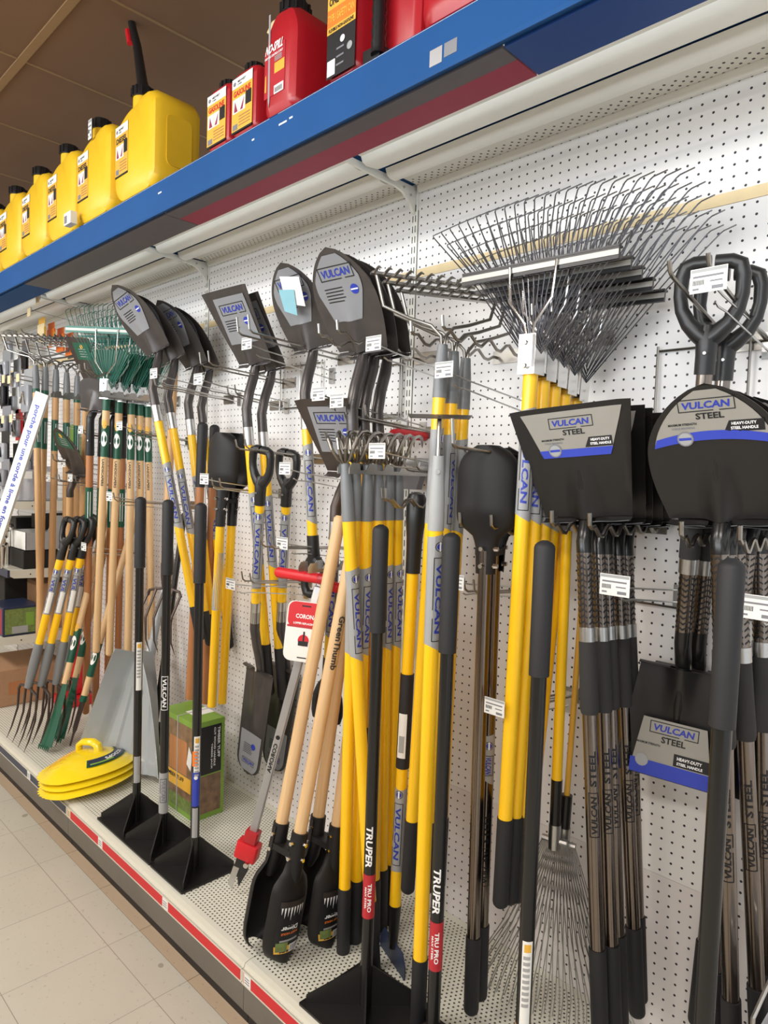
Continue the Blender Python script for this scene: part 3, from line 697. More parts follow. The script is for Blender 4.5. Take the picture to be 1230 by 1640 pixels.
t = thing('round_point_shovel', '', 'shovel', group='chrome handled round shovels')
L = 1.08; steel_handle(t, L, 20)
shovel_head(t, L, 'round', w=0.238, h=0.262, tilt=17, off=0.02, k='black_steel', label='steel', neck_r=0.0165, neck_k='shaft_black', nl=0.062, frog=0.18, rdg=0.022)
lb = ['black round point shovel with silver and blue header, frontmost at the right', 'black round point shovel, second in the right hand stack', 'black round point shovel, third in the right hand stack, leaning left', 'black round point shovel, fourth in the right hand stack', 'black round point shovel rearmost at the right edge']
series(t, [((1153, 885, -.27), (1171, 1625, -.20)), ((1166, 885, -.225), (1144, 1600, -.13)), ((1180, 885, -.175), (1213, 1603, -.12)), ((1197, 885, -.114), (1122, 1574, -.05)), ((1217, 885, -.05), (1228, 1600, -.05))], 3, L, lb)

# ---- short square shovels with D handles, blade down
t = thing('d_handle_shovel', '', 'shovel', group='D handled square shovels hung blade down')
L = 0.76
d_grip(t, 0, w=0.135, h=0.15, neck=0.075)
handle_part(t, 'handle', 0.22, 0.47, 0.0150, 'steel_tube')
handle_part(t, 'foam_grip', 0.47, 0.60, 0.0205, 'foam_grip'); handle_part(t, 'ring', 0.60, 0.632, 0.0195, 'zinc')
b = B(); b.rod(0.632, L, 0.0165, 'steel_tube', 18); chevrons(b, 0.632, L, 0.0165); b.build('patterned_sleeve', t, recalc=False)
wrap_label(t, 0.26, 0.44, 0.0150, 20, kind='steel', sgn=-1)
shovel_head(t, L, 'square', w=0.235, h=0.25, tilt=12, off=0.03, k='black_steel', label=None, neck_r=0.0165, neck_k='shaft_black', nl=0.10, frog=0.17, rdg=0.018)
b = B(); f = lambda a, c: Vector((-a, 0.03 - 0.012 - (L + 0.10 + 0.235 - c) * 0 - (0.235 - c) * 0.208 - 0.004, L + 0.10 + 0.235 - c))
b.prism([(-0.085, 0.0), (0.085, 0.0), (0.065, 0.125), (-0.065, 0.125)], 0, 0.0005, 'sticker_and_glint_steel', lambda v: f(v.x, v.y) - Vector((0, v.z, 0)))
g = lambda d: (lambda a, c: f(a, c) - Vector((0, d, 0)))
b.strip(-0.085, 0.085, 0.0, 0.032, g(0.0010), 'royal_blue'); b.strip(0.005, 0.076, 0.034, 0.060, g(0.0010), 'ink_black')
logo(b, g(0.0014), -0.05, 0.094, 0.1, 0.026); b.text('STEEL', g(0.0014), -0.024, 0.076, 0.05, 0.014, 'ink_black'); b.disc(-0.06, 0.03, 0.014, g(0.0016), 'sticker_grey')
b.text('HEAVY-DUTY', g(0.0016), 0.012, 0.048, 0.05, 0.007, 'ink_white'); b.text('STEEL HANDLE', g(0.0016), 0.012, 0.038, 0.052, 0.006, 'ink_white'); b.text('MAXIMUM STRENGTH', g(0.0014), -0.075, 0.066, 0.05, 0.005, 'ink_black')
b.build('blade_label', t, recalc=False)
for i, (hd, ft, lab) in enumerate([((1092, 1040, -.12), (1128, 600, -.195), 'black D handled square shovel hung blade down, front one, silver label on blade'), ((1118, 1040, -.07), (1157, 610, -.12), 'black D handled square shovel hung blade down, behind the other one')]):
    o = t if i == 0 else dup(t, lab); o['label'] = lab
    p1 = px(hd); p0 = px(ft); d = (p1 - p0).normalized(); top = p0 - d * 0.225
    aim(o, top, top + d, 12)

# ---- lawn rakes with yellow handles
t = thing('lawn_rake', '', 'rake', group='black tined lawn rakes with yellow handles')
L = 1.30
handle_part(t, 'end_grip', 0, 0.215, 0.0185, 'black_rubber', round0=True); handle_part(t, 'handle', 0.215, L - 0.01, 0.0165, 'yellow_paint')
wrap_label(t, L - 0.40, L - 0.145, 0.0165, 30); leaf_rake_head(t, L)
ly = [(853, 546, -.30), (873, 558, -.249), (891, 569, -.2), (908, 582, -.153), (927, 594, -.098)]
by = [(809, 1314, -.30), (824, 1313, -.26), (837, 1303, -.228), (844, 1293, -.20), (852, 1285, -.16)]
nm = ['frontmost', 'second', 'third', 'fourth', 'rearmost']
series(t, list(zip(ly, by)), 2, L, ['yellow handled lawn rake with fan of wire tines, %s of five' % n for n in nm])

# ---- bow rakes with yellow handles
t = thing('bow_rake', '', 'rake', group='yellow handled bow rakes')
L = 1.42
handle_part(t, 'end_grip', 0, 0.20, 0.0185, 'black_rubber', round0=True); handle_part(t, 'handle', 0.20, L - 0.13, 0.0162, 'yellow_paint')
wrap_label(t, L - 0.46, L - 0.20, 0.0162, 36)
bow_rake_head(t, L, w=0.36, n=14, bowh=0.16, depth=0.02)
series(t, [((709, 552, -.30), (661, 1297, -.30)), ((727, 563, -.256), (690, 1292, -.25)), ((746, 574, -.208), (709, 1290, -.2))], [62, 62, 62], L,
       ['yellow handled bow rake with bare wire bow, front one behind price ticket', 'yellow handled bow rake, middle one of three beside the black blades', 'yellow handled bow rake, rearmost of three beside the black blades'])

# ---- single yellow hook hoe in front
t = thing('garden_hoe', 'yellow garden hoe with grey collar hanging alone in front of the bow rakes', 'hoe'); L = 1.40
handle_part(t, 'end_grip', 0, 0.22, 0.0190, 'black_rubber', round0=True); handle_part(t, 'handle', 0.22, L - 0.12, 0.0172, 'yellow_paint'); wrap_label(t, L - 0.44, L - 0.17, 0.0172, 40)
part(t, 'ferrule', lambda b: b.tube([(0, 0, L - 0.165), (0, 0, L - 0.10), (0, 0, L)], [0.0185, 0.018, 0.0125], 'light_grey', 16))
part(t, 'neck', lambda b: b.tube([(0, 0, L), (0, 0, L + 0.04), (0, 0.006, L + 0.07), (0, 0.02, L + 0.083), (0, 0.04, L + 0.085)], 0.0052, 'wire', 8))
part(t, 'hoe_blade', lambda b: b.sheet(lambda u, v: ((u - 0.5) * (0.13 + 0.02 * v), 0.005 + 0.085 * v, L + 0.083 + 0.012 * v), 6, 4, 0.002, 'brown_steel'))
part(t, 'screw', lambda b: b.tube([(0, -0.016, L - 0.035), (0, -0.02, L - 0.035)], 0.005, 'zinc', 8))
place(t, (702, 730, -.45), (677, 1422, -.42), 40, L)

# ---- cultivators with curled tines
t = thing('garden_cultivator', '', 'cultivator', group='grey collared cultivators with curled tines')
L = 1.38
handle_part(t, 'end_grip', 0, 0.215, 0.0185, 'black_rubber', round0=True); handle_part(t, 'handle', 0.215, L - 0.14, 0.0165, 'yellow_paint'); wrap_label(t, L - 0.52, L - 0.27, 0.0165, 45)
cultivator_head(t, L, n=4, fz=0.15, reach=0.17, w=0.12, r=0.0048)
cu = [((553, 742, -.42), (587, 1340, -.36)), ((570, 742, -.385), (554, 1349, -.36)), ((589, 744, -.349), (573, 1345, -.31)), ((606, 744, -.309), (600, 1345, -.27)), ((623, 745, -.266), (613, 1330, -.22)), ((638, 746, -.229), (628, 1325, -.18))]
series(t, cu, [40] * 6, L, ['yellow cultivator with grey collar crossing rightwards, front of the curled tine row', 'yellow cultivator second in the curled tine row, above wooden digger handles', 'yellow cultivator third in the curled tine row', 'yellow cultivator fourth in the curled tine row, behind black tamper grip', 'yellow cultivator fifth in the curled tine row', 'yellow cultivator rearmost in the curled tine row'])

# ---- long round point shovels with grey-brown steel blades
def long_shovel(name, kind, group, L=1.22, w=0.215, h=0.29, a0=35, tilt=27, grip=0.20, off=0.06):
    t = thing(name, '', 'shovel', group=group)
    handle_part(t, 'end_grip', 0, grip, 0.0185, 'black_rubber', round0=True); handle_part(t, 'handle', grip, L - 0.06, 0.0168, 'yellow_paint')
    wrap_label(t, L - 0.50, L - 0.23, 0.0168, a0); ferrule(t, L - 0.062, L, 0.0182)
    part(t, 'socket', lambda b: b.rod(L - 0.002, L + 0.02, 0.0176, 'dark_steel'))
    shovel_head(t, L, kind, w=w, h=h, tilt=tilt, off=off, k='dark_steel', label='silver', nl=0.23, frog=h * 0.55)
    return t
t = long_shovel('round_point_shovel', 'round', 'long yellow handled round shovels, middle bay', L=1.06, a0=40)
series(t, [((565, 690, -.30), (590, 1360, -.2)), ((583, 692, -.25), (604, 1350, -.17)), ((606, 694, -.19), (634, 1300, -.12))], [8, 8, 8], L=1.06, labels=['dark steel round point shovel with full grey sticker, tallest in the middle', 'dark steel round point shovel squeezed between two others in the middle', 'dark steel round point shovel, right one of the middle three, sticker half hidden'])
t = long_shovel('round_point_shovel', 'round', 'long yellow handled round shovels, left bay', L=0.95, a0=48, grip=0.14)
series(t, [((249, 650, -.30), (305, 941, -.22)), ((273, 662, -.235), (320, 936, -.17)), ((304, 672, -.149), (330, 905, -.10)), ((325, 678, -.09), (352, 905, -.05))], [2, 1, 0, 0], 0.95, ['brown steel round point shovel, leftmost and highest blade of the left four', 'brown steel round point shovel, second from left, edge lit by the lamp', 'brown steel round point shovel, third blade of the left four', 'brown steel round point shovel, right one of the left four'])
t = long_shovel('square_shovel', 'square', 'long yellow handled square shovels', L=1.0, w=0.225, h=0.27, a0=44, tilt=25)
series(t, [((397, 684, -.2), (423, 1000, -.12)), ((421, 692, -.140), (444, 1000, -.08))], [8, 2], 1.0, ['square mouth shovel with barcode sticker, upper left corner nearest the upright', 'square mouth shovel with blue clouded sticker, right one of the pair'])

# ---- short D handled round shovel hung by its head
t = thing('d_handle_shovel', 'round point shovel with torn blue sticker, D handle hanging down beside drain spades', 'shovel'); L = 0.60
d_grip(t, 0, w=0.118, h=0.12, neck=0.085); handle_part(t, 'handle', 0.19, L - 0.05, 0.0165, 'yellow_paint'); wrap_label(t, L - 0.36, L - 0.10, 0.0165, 40); ferrule(t, L - 0.052, L, 0.018)
shovel_head(t, L, 'round', w=0.205, h=0.275, tilt=24, off=0.05, k='dark_steel', label='silver', nl=0.21, frog=0.17)
part(t, 'barcode_sticker', lambda b: (b.prism([(-0.02, 0.0), (0.05, -0.02), (0.062, 0.06), (-0.012, 0.075)], 0, 0.0006, 'paper', lambda v: Vector((v.x + 0.012, -0.052 - (v.y) * 0.45 - v.z, L + 0.335 + v.y))), b.prism([(-0.045, 0.0), (0.0, -0.02), (0.02, 0.05), (-0.04, 0.06)], 0, 0.0006, 'teal_sticker', lambda v: Vector((v.x + 0.022, -0.047 - (v.y) * 0.45 - v.z, L + 0.315 + v.y)))))
place(t, (490, 660, -.22), (501, 860, -.2), 8, L)

# ---- brown square shovel hanging low
t = thing('square_shovel', 'brown square mouth shovel hanging low, blade behind two price tickets', 'shovel'); L = 0.62
d_grip(t, 0, w=0.118, h=0.12, neck=0.085); handle_part(t, 'handle', 0.19, L - 0.05, 0.0165, 'yellow_paint'); wrap_label(t, L - 0.36, L - 0.10, 0.0165, 40); ferrule(t, L - 0.052, L, 0.018)
shovel_head(t, L, 'square', w=0.225, h=0.24, tilt=30, off=0.05, k='brown_steel', label='silver', nl=0.15, frog=0.16)
place(t, (537, 835, -.25), (528, 1040, -.25), 8, L)

# ---- drain spades hung by D handles
t = thing('drain_spade', '', 'spade', group='drain spades with yellow and grey shafts'); L = 0.60
d_grip(t, 0, w=0.118, h=0.125, neck=0.08); handle_part(t, 'handle', 0.20, L - 0.03, 0.0165, 'yellow_paint'); wrap_label(t, L - 0.385, L - 0.085, 0.0166, 35, sgn=-1)
ferrule(t, L - 0.035, L + 0.04, 0.0175)
shovel_head(t, L, 'drain', w=0.150, h=0.42, tilt=6, off=0.035, k='dark_steel', label='silver', neck_r=0.0175, nl=0.24, frog=0.16, rdg=0.025)
for i, (top, low, lab) in enumerate([((420, 714, -.25), (399, 1225, -.13), 'narrow drain spade with D handle and blue lettered label, left of the pair'), ((462, 719, -.14), (441, 1200, -.03), 'narrow drain spade, right of the pair, behind grey lopper pole')]):
    o = t if i == 0 else dup(t, lab); o['label'] = lab
    p0 = px(top); p1 = px(low); d = (p1 - p0).normalized(); aim(o, p0 - d * 0.0, p1, 5)

# ---- tampers standing along the front edge
def tamper(label, x, topy, kind, y=-0.44, plate=0.115, L=1.205, name='tamper', group=None, low=None):
    t = thing(name, label, 'tamper', group=group)
    part(t, 'tamper_plate', lambda b: b.rbox(-plate, plate, -plate, plate, -0.0005, 0.006, 'black_steel' if kind != 'worn' else 'aluminium', 0.004, rz=0.001), smooth=False)
    q = plate * 0.92
    for s_ in (1, -1):
        Tm = lambda v: Vector((v.x * 0.7071 - v.y * 0.7071 * s_ if s_ == 1 else v.x * 0.7071 + v.y * 0.7071, (v.x * 0.7071 + v.y * 0.7071) if s_ == 1 else (v.y * 0.7071 - v.x * 0.7071), v.z))
        d = q * 1.36
        part(t, 'gusset', lambda b: b.prism([(-d, 0.006), (d, 0.006), (d, 0.026), (0.018, 0.105), (-0.018, 0.105), (-d, 0.026)], -0.002, 0.002, 'black_steel', Tm, ax='y'), smooth=False)
    handle_part(t, 'shaft', 0.004, L - 0.25, 0.0150, 'shaft_black')
    part(t, 'grip', lambda b: b.rod(L - 0.26, L, 0.0195, 'black_rubber', 18, 0.0200, round1=True))
    a0 = math.degrees(atan2(CAM[0] - x, y - CAM[1]))
    r = 0.0152
    if kind == 'truper':
        def f(b):
            b.rod(0.235, 0.345, r + 0.0004, 'red_label'); b.text('TRUPER', cyl(r, 0.47, a0 - 14, 1, 0.0008), 0, -0.008, 0.105, 0.0165, 'ink_white', shear=0.15)
            b.text('TRU PRO', cyl(r, 0.325, a0 - 8, 1, 0.0014), 0, -0.001, 0.072, 0.009, 'ink_white'); b.text('MAX STEEL', cyl(r, 0.315, a0 - 8, 1, 0.0014), 0, -0.008, 0.055, 0.0045, 'ink_white')
        part(t, 'handle_label', f, recalc=False)
    if kind == 'vulcan':
        wrap_label(t, 0.30, 0.405, 0.0152, a0 - 10, kind='white')
    if kind == 'cream' or kind == 'creamlogo':
        part(t, 'lower_sleeve', lambda b: b.rod(0.11, 0.255, 0.0162, 'sticker_grey' if kind == 'creamlogo' else 'cardboard'), label='pale sleeve')
        if kind == 'creamlogo':
            b = B(); logo(b, cyl(0.0162, 0.235, a0 - 5, 1, 0.0006), 0, -0.012, 0.085, 0.024, 'ink_grey'); b.build('sleeve_label', t, recalc=False); wrap_label(t, 0.48, 0.60, 0.0152, a0 - 10, kind='white')
    if kind in ('cream', 'sticker', 'barcode'):
        z0, z1 = (0.26, 0.43) if kind == 'cream' else ((0.50, 0.68) if kind == 'barcode' else (0.33, 0.45))
        def g(b):
            fn = cyl(r, z1, a0 + 8, 1, 0.0006); b.strip(0, z1 - z0, -0.010, 0.010, fn, 'paper', 2, 6); fn = cyl(r, z1, a0 + 8, 1, 0.0010)
            b.strip(0.006, 0.022, -0.006, 0.007, fn, 'ochre', 1, 3)
            for w_ in range(9): b.strip(0.03 + w_ * 0.012, 0.037 + w_ * 0.012, -0.007, 0.006, fn, 'light_grey', 1, 3)
        if kind == 'barcode':
            def g3(b):
                fn = cyl(r, 0.25, a0, 1, 0.0006); b.strip(0, 0.10, -0.012, 0.012, fn, 'sticker_grey', 1, 6); b.strip(0.07, 0.095, -0.009, 0.009, cyl(r, 0.25, a0, 1, 0.001), 'light_grey', 1, 3)
            part(t, 'grey_sticker', g3, recalc=False)
        part(t, 'handle_label', g, recalc=False)
        if kind == 'sticker':
            def g2(b):
                fn = cyl(r, 0.40, a0 - 15, 1, 0.0008); b.strip(0, 0.05, -0.009, 0.009, fn, 'orange', 1, 5); fn = cyl(r, 0.33, a0, 1, 0.0008)
                b.strip(0, 0.115, -0.012, 0.012, fn, 'royal_blue', 1, 6); b.strip(0.12, 0.22, -0.010, 0.008, fn, 'sticker_grey', 1, 6); b.disc(0.018, 0, 0.006, cyl(r, 0.33, a0, 1, 0.0014), 'ink_white')
            part(t, 'blue_sticker', g2, recalc=False)
    t.location = (x, y, 0.181)
    return t
tamper('black tamper with white framed lettering on its shaft, nearest at right', 1.143, 895, 'vulcan', y=-0.50, L=1.215)
tamper('black tamper with pale lower sleeve, before the fan of steel tines', 0.80, 872, 'cream', y=-0.47, L=1.21)
tamper('black tamper with red band whose plate lies beyond the bottom edge', 0.565, 852, 'truper', y=-0.46)
tamper('black tamper with red band, its whole plate visible on the deck', 0.335, 840, 'truper', y=-0.445, plate=0.118)
tamper('black tamper with blue and orange stickers, right of the left three', -0.485, 808, 'sticker', y=-0.447, plate=0.105, L=1.215)
tamper('black tamper with pale lettered sleeve, middle of the left three', -0.70, 800, 'creamlogo', y=-0.447, plate=0.105, L=1.215)
tamper('black tamper with white warning sticker, leftmost of the left three', -0.905, 796, 'barcode', y=-0.447, plate=0.105, L=1.215)

# ---- post hole diggers: two handles, two curved blades
def digger(label, L, handle, k, blade_k='black_steel', r=0.0155, gap=0.030, bh=0.27, bw=0.135, grip=None, jagged=False, word=None, a_lab=0, flip=1, name='post_hole_digger'):
    blade_k = 'matte_black'; t = thing(name, label, 'digger')
    for s_ in (-1, 1):
        def hnd(b): b.tube([(0, s_ * gap * 0.9, (grip or 0)), (0, s_ * gap * 0.95, L * 0.5), (0, s_ * gap, L)], [r * 1.0, r * 1.05, r], k, 16)
        part(t, 'handle', hnd)
        if grip: part(t, 'end_grip', lambda b: b.rod(0, grip + 0.004, r * 1.18, 'black_rubber', 16, round0=True, y=s_ * gap * 0.9))
        elif k.startswith('wood'): part(t, 'handle_end', lambda b: b.tube([(0, s_ * gap * 0.9, 0.002), (0, s_ * gap * 0.9, -0.006)], [r * 0.98, r * 0.7], k, 14))
        def bl(u, v):
            th = (2 * u - 1) * radians(88 if v > 0.3 else 88)
            prof = [(0, 0.024), (0.22, 0.027), (0.30, 0.036), (0.37, bw / 2 * 0.90), (0.43, bw / 2), (0.80, bw / 2), (0.89, bw / 2 * 0.90), (0.95, bw / 2 * 0.72), (1.0, bw / 2 * 0.34)]
            for (a, w0), (c, w1) in zip(prof, prof[1:]):
                if v <= c + 1e-6: W_ = w0 + (w1 - w0) * (v - a) / (c - a); break
            dep = 0.020 + 0.022 * min(1, max(0, (v - 0.28) / 0.2))
            return (W_ * sin(th) / 1.0, s_ * (gap - 0.006 + dep * cos(th)), L - 0.055 + v * (bh + 0.055))
        part(t, 'digger_blade', lambda b: b.sheet(bl, 18, 24, 0.002, blade_k))
        if k.startswith('wood'): part(t, 'socket', lambda b: b.tube([(0, s_ * gap, L - 0.062), (0, s_ * gap, L - 0.01), (0, s_ * (gap + 0.006), L + 0.05), (0, s_ * (gap + 0.012), L + 0.085)], [0.0225, 0.0235, 0.0215, 0.012], blade_k, 16))
        for zz in (L - 0.035, L + 0.005):
            part(t, 'bolt', lambda b: (b.tube([(0.0, s_ * (gap + 0.018), zz), (0.0, s_ * (gap + 0.030), zz)], [0.0065, 0.0055], 'chrome', 6), b.tube([(0.020, s_ * (gap), zz), (0.032, s_ * (gap), zz)], [0.0065, 0.0055], 'chrome', 6)))
        if jagged and s_ == -1:
            b = B()
            def f(d):
                def g(a, c): # a: arc distance, c: height above tip
                    th = (a + 0.010) / 0.052; v = 1 - c / (bh + 0.055); p = bl(0.5 + th / (2 * radians(88)), v); return Vector((p[0], p[1] - d, p[2]))
                return g
            f1, f2 = f(0.0012), f(0.0020)
            c0, c1 = 0.03, 0.155
            b.strip(-0.034, 0.036, c0, c1, f1, 'ink_black', 8, 3); b.strip(-0.03, 0.036, c0, c0 + 0.02, f2, 'ochre', 6); b.strip(0.0, 0.032, c0 + 0.006, c0 + 0.030, f(0.0026), 'leaf_print', 4)
            b.strip(-0.032, -0.006, c0 + 0.002, c0 + 0.022, f(0.0028), 'ink_white', 3)
            for q in range(5): b.strip(-0.031 + q * 0.005, -0.029 + q * 0.005, c0 + 0.004, c0 + 0.02, f(0.0034), 'ink_black', 1)
            up = lambda d: (lambda a, c: f(d)(0.006 - a if False else a - 0.004, c0 + 0.125 - c))
            b.text('Digger', up(0.0022), -0.018, 0.050, 0.045, 0.016, 'ink_white'); b.text('POST HOLE', up(0.0022), -0.020, 0.070, 0.045, 0.006, 'orange'); b.strip(-0.02, 0.02, 0.032, 0.038, lambda a, c: f(0.0022)(a, c), 'brown_steel', 3)
            b.strip(-0.028, 0.022, c0 + 0.031, c0 + 0.036, f2, 'sticker_grey', 5)
            for q, hh in enumerate((0.028, 0.034, 0.026, 0.030, 0.040, 0.028, 0.032, 0.022)):
                x0 = -0.032 + q * 0.0082; b.add([f2(x0, c1), f2(x0 + 0.006, c1), f2(x0 + 0.003, c1 - hh)], [(0, 1, 2)], 'ink_white')
            b.strip(-0.034, 0.036, c1 - 0.004, c1 + 0.012, f(0.003), 'brown_steel', 7)
            b.build('blade_label', t, recalc=False)
    part(t, 'hinge', lambda b: (b.box(-0.026, 0.026, -gap, gap, L - 0.012, L + 0.004, blade_k),), smooth=False)
    return t
t = digger('wooden handled post hole digger with printed black blades, nearer the front lip', 0.93, 'wood', 'wood_pale', gap=0.036, r=0.0175, jagged=True)
b = B(); b.text('GreenThumb', cyl(0.0185, 0.27, -40, -1, 0.0006, 0, -0.036), 0, -0.006, 0.15, 0.018, 'brown_steel'); b.build('burned_lettering', t, recalc=False)
aim(t, (0.045, -0.285, 1.375), (0.022, -0.515, 0.20), 98)
t = digger('wooden handled post hole digger standing behind the other wooden one', 0.93, 'wood', 'wood_pale', gap=0.036, r=0.0175, jagged=True)
aim(t, (0.075, -0.235, 1.375), (0.045, -0.375, 0.20), 98)
t = digger('black bladed digger with bare steel tube handles, blades up', 1.13, 'steel', 'steel_tube', grip=0.19, gap=0.030, bh=0.245, bw=0.155, r=0.0155)
wrap_label(t, 0.55, 0.68, 0.0158, 30, kind='yellow', y=0.028); wrap_label(t, 0.30, 0.48, 0.0158, 30, kind='steel', y=0.028)
aim(t, at(762, 1590, y=-.27), at(785, 880, y=-.27), 14, 1.13)
t = digger('black bladed digger with yellow handles, blades up, beside brown shovels', 0.80, 'yellow', 'yellow_paint', gap=0.028, bh=0.25, bw=0.16, r=0.0165)
part(t, 'handle_label', lambda b: b.rod(0.38, 0.60, 0.0170, 'light_grey', y=-0.027)); 
for s_ in (-1, 1): part(t, 'collar', lambda b: b.tube([(0, s_ * 0.028, 0.70), (0, s_ * 0.028, 0.78), (0, s_ * 0.028, 0.86)], [0.019, 0.0195, 0.021], 'black_plastic', 14))
aim(t, at(347, 1140, y=-.18), at(364, 800, y=-.18), 8, 0.80)

# ---- pole lopper with card
t = thing('pole_pruner', 'grey flat pole pruner with red clamp and hanging red and white card', 'pruner')
L = 0.92
part(t, 'pole', lambda b: b.rbox(-0.013, 0.013, -0.008, 0.008, 0.10, L, 'aluminium', 0.004, rz=0.001))
part(t, 'pole_print', lambda b: (b.text('CORONA', lambda a, c: Vector((-c + 0.006, -0.0088, 0.42 - a + 0.0)), 0, 0, 0.095, 0.013, 'ink_black'), b.disc(0.44, 0, 0.007, lambda a, c: Vector((c, -0.0088, a)), 'ink_black'), b.box(-0.009, 0.009, -0.0095, -0.008, 0.78, 0.90, 'paper')), recalc=False)
part(t, 'clamp', lambda b: (b.rbox(-0.022, 0.022, -0.018, 0.018, 0.09, 0.13, 'red_plastic', 0.006), b.rbox(-0.038, 0.034, -0.022, 0.022, 0.035, 0.09, 'red', 0.008)))
part(t, 'bolt', lambda b: b.tube([(0.012, -0.022, 0.03), (0.012, -0.03, 0.03)], 0.008, 'chrome', 8))
part(t, 'pruner_blade', lambda b: (b.prism([(-0.03, 0.045), (0.012, 0.05), (0.016, 0.0), (0.0, -0.06), (-0.012, -0.03), (-0.03, -0.055)], -0.006, -0.003, 'black_plastic', ax='y'), b.prism([(-0.032, 0.0), (-0.012, 0.0), (-0.018, -0.075), (-0.036, -0.06)], -0.009, -0.0065, 'zinc', ax='y')))
def card(b):
    T_ = lambda v: Vector((v.x, v.y, v.z))
    pts = lambda w_, z0, z1, r_: [(w_ * cx + r_ * cos(a), (z0 if sy < 0 else z1) + sy * 0 + r_ * sin(a)) for cx, sy, a in ()]
    def rr(x0, x1, z0, z1, r_):
        out = []
        for cx, cz, a0 in ((x1 - r_, z1 - r_, 0), (x0 + r_, z1 - r_, 90), (x0 + r_, z0 + r_, 180), (x1 - r_, z0 + r_, 270)):
            for q in range(5): a = radians(a0 + q * 22.5); out.append((cx + r_ * cos(a), cz + r_ * sin(a)))
        return out
    b.prism(rr(-0.058, 0.058, 0.0, 0.175, 0.022), 0, 0.001, 'paper', ax='y')
    b.prism(rr(-0.054, 0.054, 0.098, 0.173, 0.020), -0.0006, 0, 'red', ax='y'); b.box(-0.054, 0.054, -0.0009, 0, 0.098, 0.104, 'red_label')
    b.text('CORONA', lambda a, c: Vector((a, -0.0012, c)), -0.030, 0.125, 0.065, 0.013, 'ink_white'); b.text('LOPPER REPLACEMENT', lambda a, c: Vector((a, -0.0014, c)), -0.035, 0.108, 0.075, 0.006, 'ink_white')
    b.disc(0.0, 0.062, 0.017, lambda a, c: Vector((a, -0.0008, c)), 'red'); b.strip(-0.002, 0.003, 0.055, 0.088, lambda a, c: Vector((a, -0.0012, c)), 'ink_black', 1); b.strip(-0.015, 0.015, 0.046, 0.060, lambda a, c: Vector((a, -0.0013, c)), 'ink_black', 1)
    b.box(-0.014, 0.014, -0.0012, -0.0005, 0.16, 0.164, 'ink_black'); b.box(-0.014, 0.014, -0.0012, 0, 0.010, 0.013, 'ink_black')
p_top = at(520, 905, y=-.29); p_bot = at(388, 1400, y=-.42)
aim(t, p_bot, p_top, 30)
t.location = p_bot + (p_top - p_bot).normalized() * 0.02
o = B(); card(o); o = o.build('product_card', None, recalc=False, smooth=False)
tag(o, 'red and white product card hanging on the grey flat pole', 'card'); aim(o, at(482, 1060, y=-.365), at(490, 985, y=-.35), 32)

for i, (a, c, lab) in enumerate([((443, 916, -.36), (520, 928, -.31), 'red rubber grip bar lying across the notched rack, left end'), ((516, 934, -.30), (552, 945, -.25), 'red rubber grip end behind the wooden digger handle')]):
    p0, p1 = px(a), px(c); t = thing('rubber_grip', lab, 'grip', p0)
    part(t, 'grip', lambda b: b.tube([Vector((0, 0, 0)), (p1 - p0) * 0.04, (p1 - p0) * 0.96, p1 - p0], [0.012, 0.0165, 0.0155, 0.011], 'red', 14))
    part(t, 'grip_collar', lambda b: b.tube([(p1 - p0) * 0.9, (p1 - p0) * 1.02], 0.017, 'red_plastic', 14))

# ---- yellow tool with black moulded grip in front of the slotted upright
t = thing('sidewalk_scraper', 'yellow and black scraper with moulded grip and wrapped blue steel blade at its foot', 'scraper')
part(t, 'end_grip', lambda b: b.tube([(0, 0, 0), (0, 0, 0.006), (0, 0, 0.02), (0, 0, 0.08), (0, 0, 0.12), (0, 0, 0.155), (0, 0, 0.215)], [0.008, 0.021, 0.027, 0.026, 0.022, 0.0205, 0.0195], 'black_plastic', 18))
handle_part(t, 'handle', 0.213, 1.14, 0.0162, 'yellow_paint'); handle_part(t, 'middle_grip', 0.485, 0.74, 0.0185, 'black_rubber')
part(t, 'barcode_sticker', lambda b: (b.strip(0, 0.12, -0.012, 0.012, cyl(0.0186, 0.59, 42, -1, 0.0006), 'paper', 2, 6), b.strip(0.06, 0.105, -0.007, 0.007, cyl(0.0186, 0.59, 42, -1, 0.001), 'light_grey', 2, 4)), recalc=False)
wrap_label(t, 0.78, 1.03, 0.0164, 42, sgn=-1)
handle_part(t, 'socket', 1.12, 1.24, 0.0175, 'black_steel', r1=0.012)
part(t, 'scraper_blade', lambda b: (b.prism([(-0.055, 1.22), (0.055, 1.22), (0.075, 1.25), (0.075, 1.335), (-0.075, 1.335), (-0.075, 1.25)], -0.0015, 0.0015, 'navy', ax='y'), b.box(-0.075, 0.075, -0.003, 0.003, 1.327, 1.345, 'zinc')), smooth=False)
p0 = at(668, 788, y=-.26); aim(t, p0, at(632, 1465, y=-.28), -20)

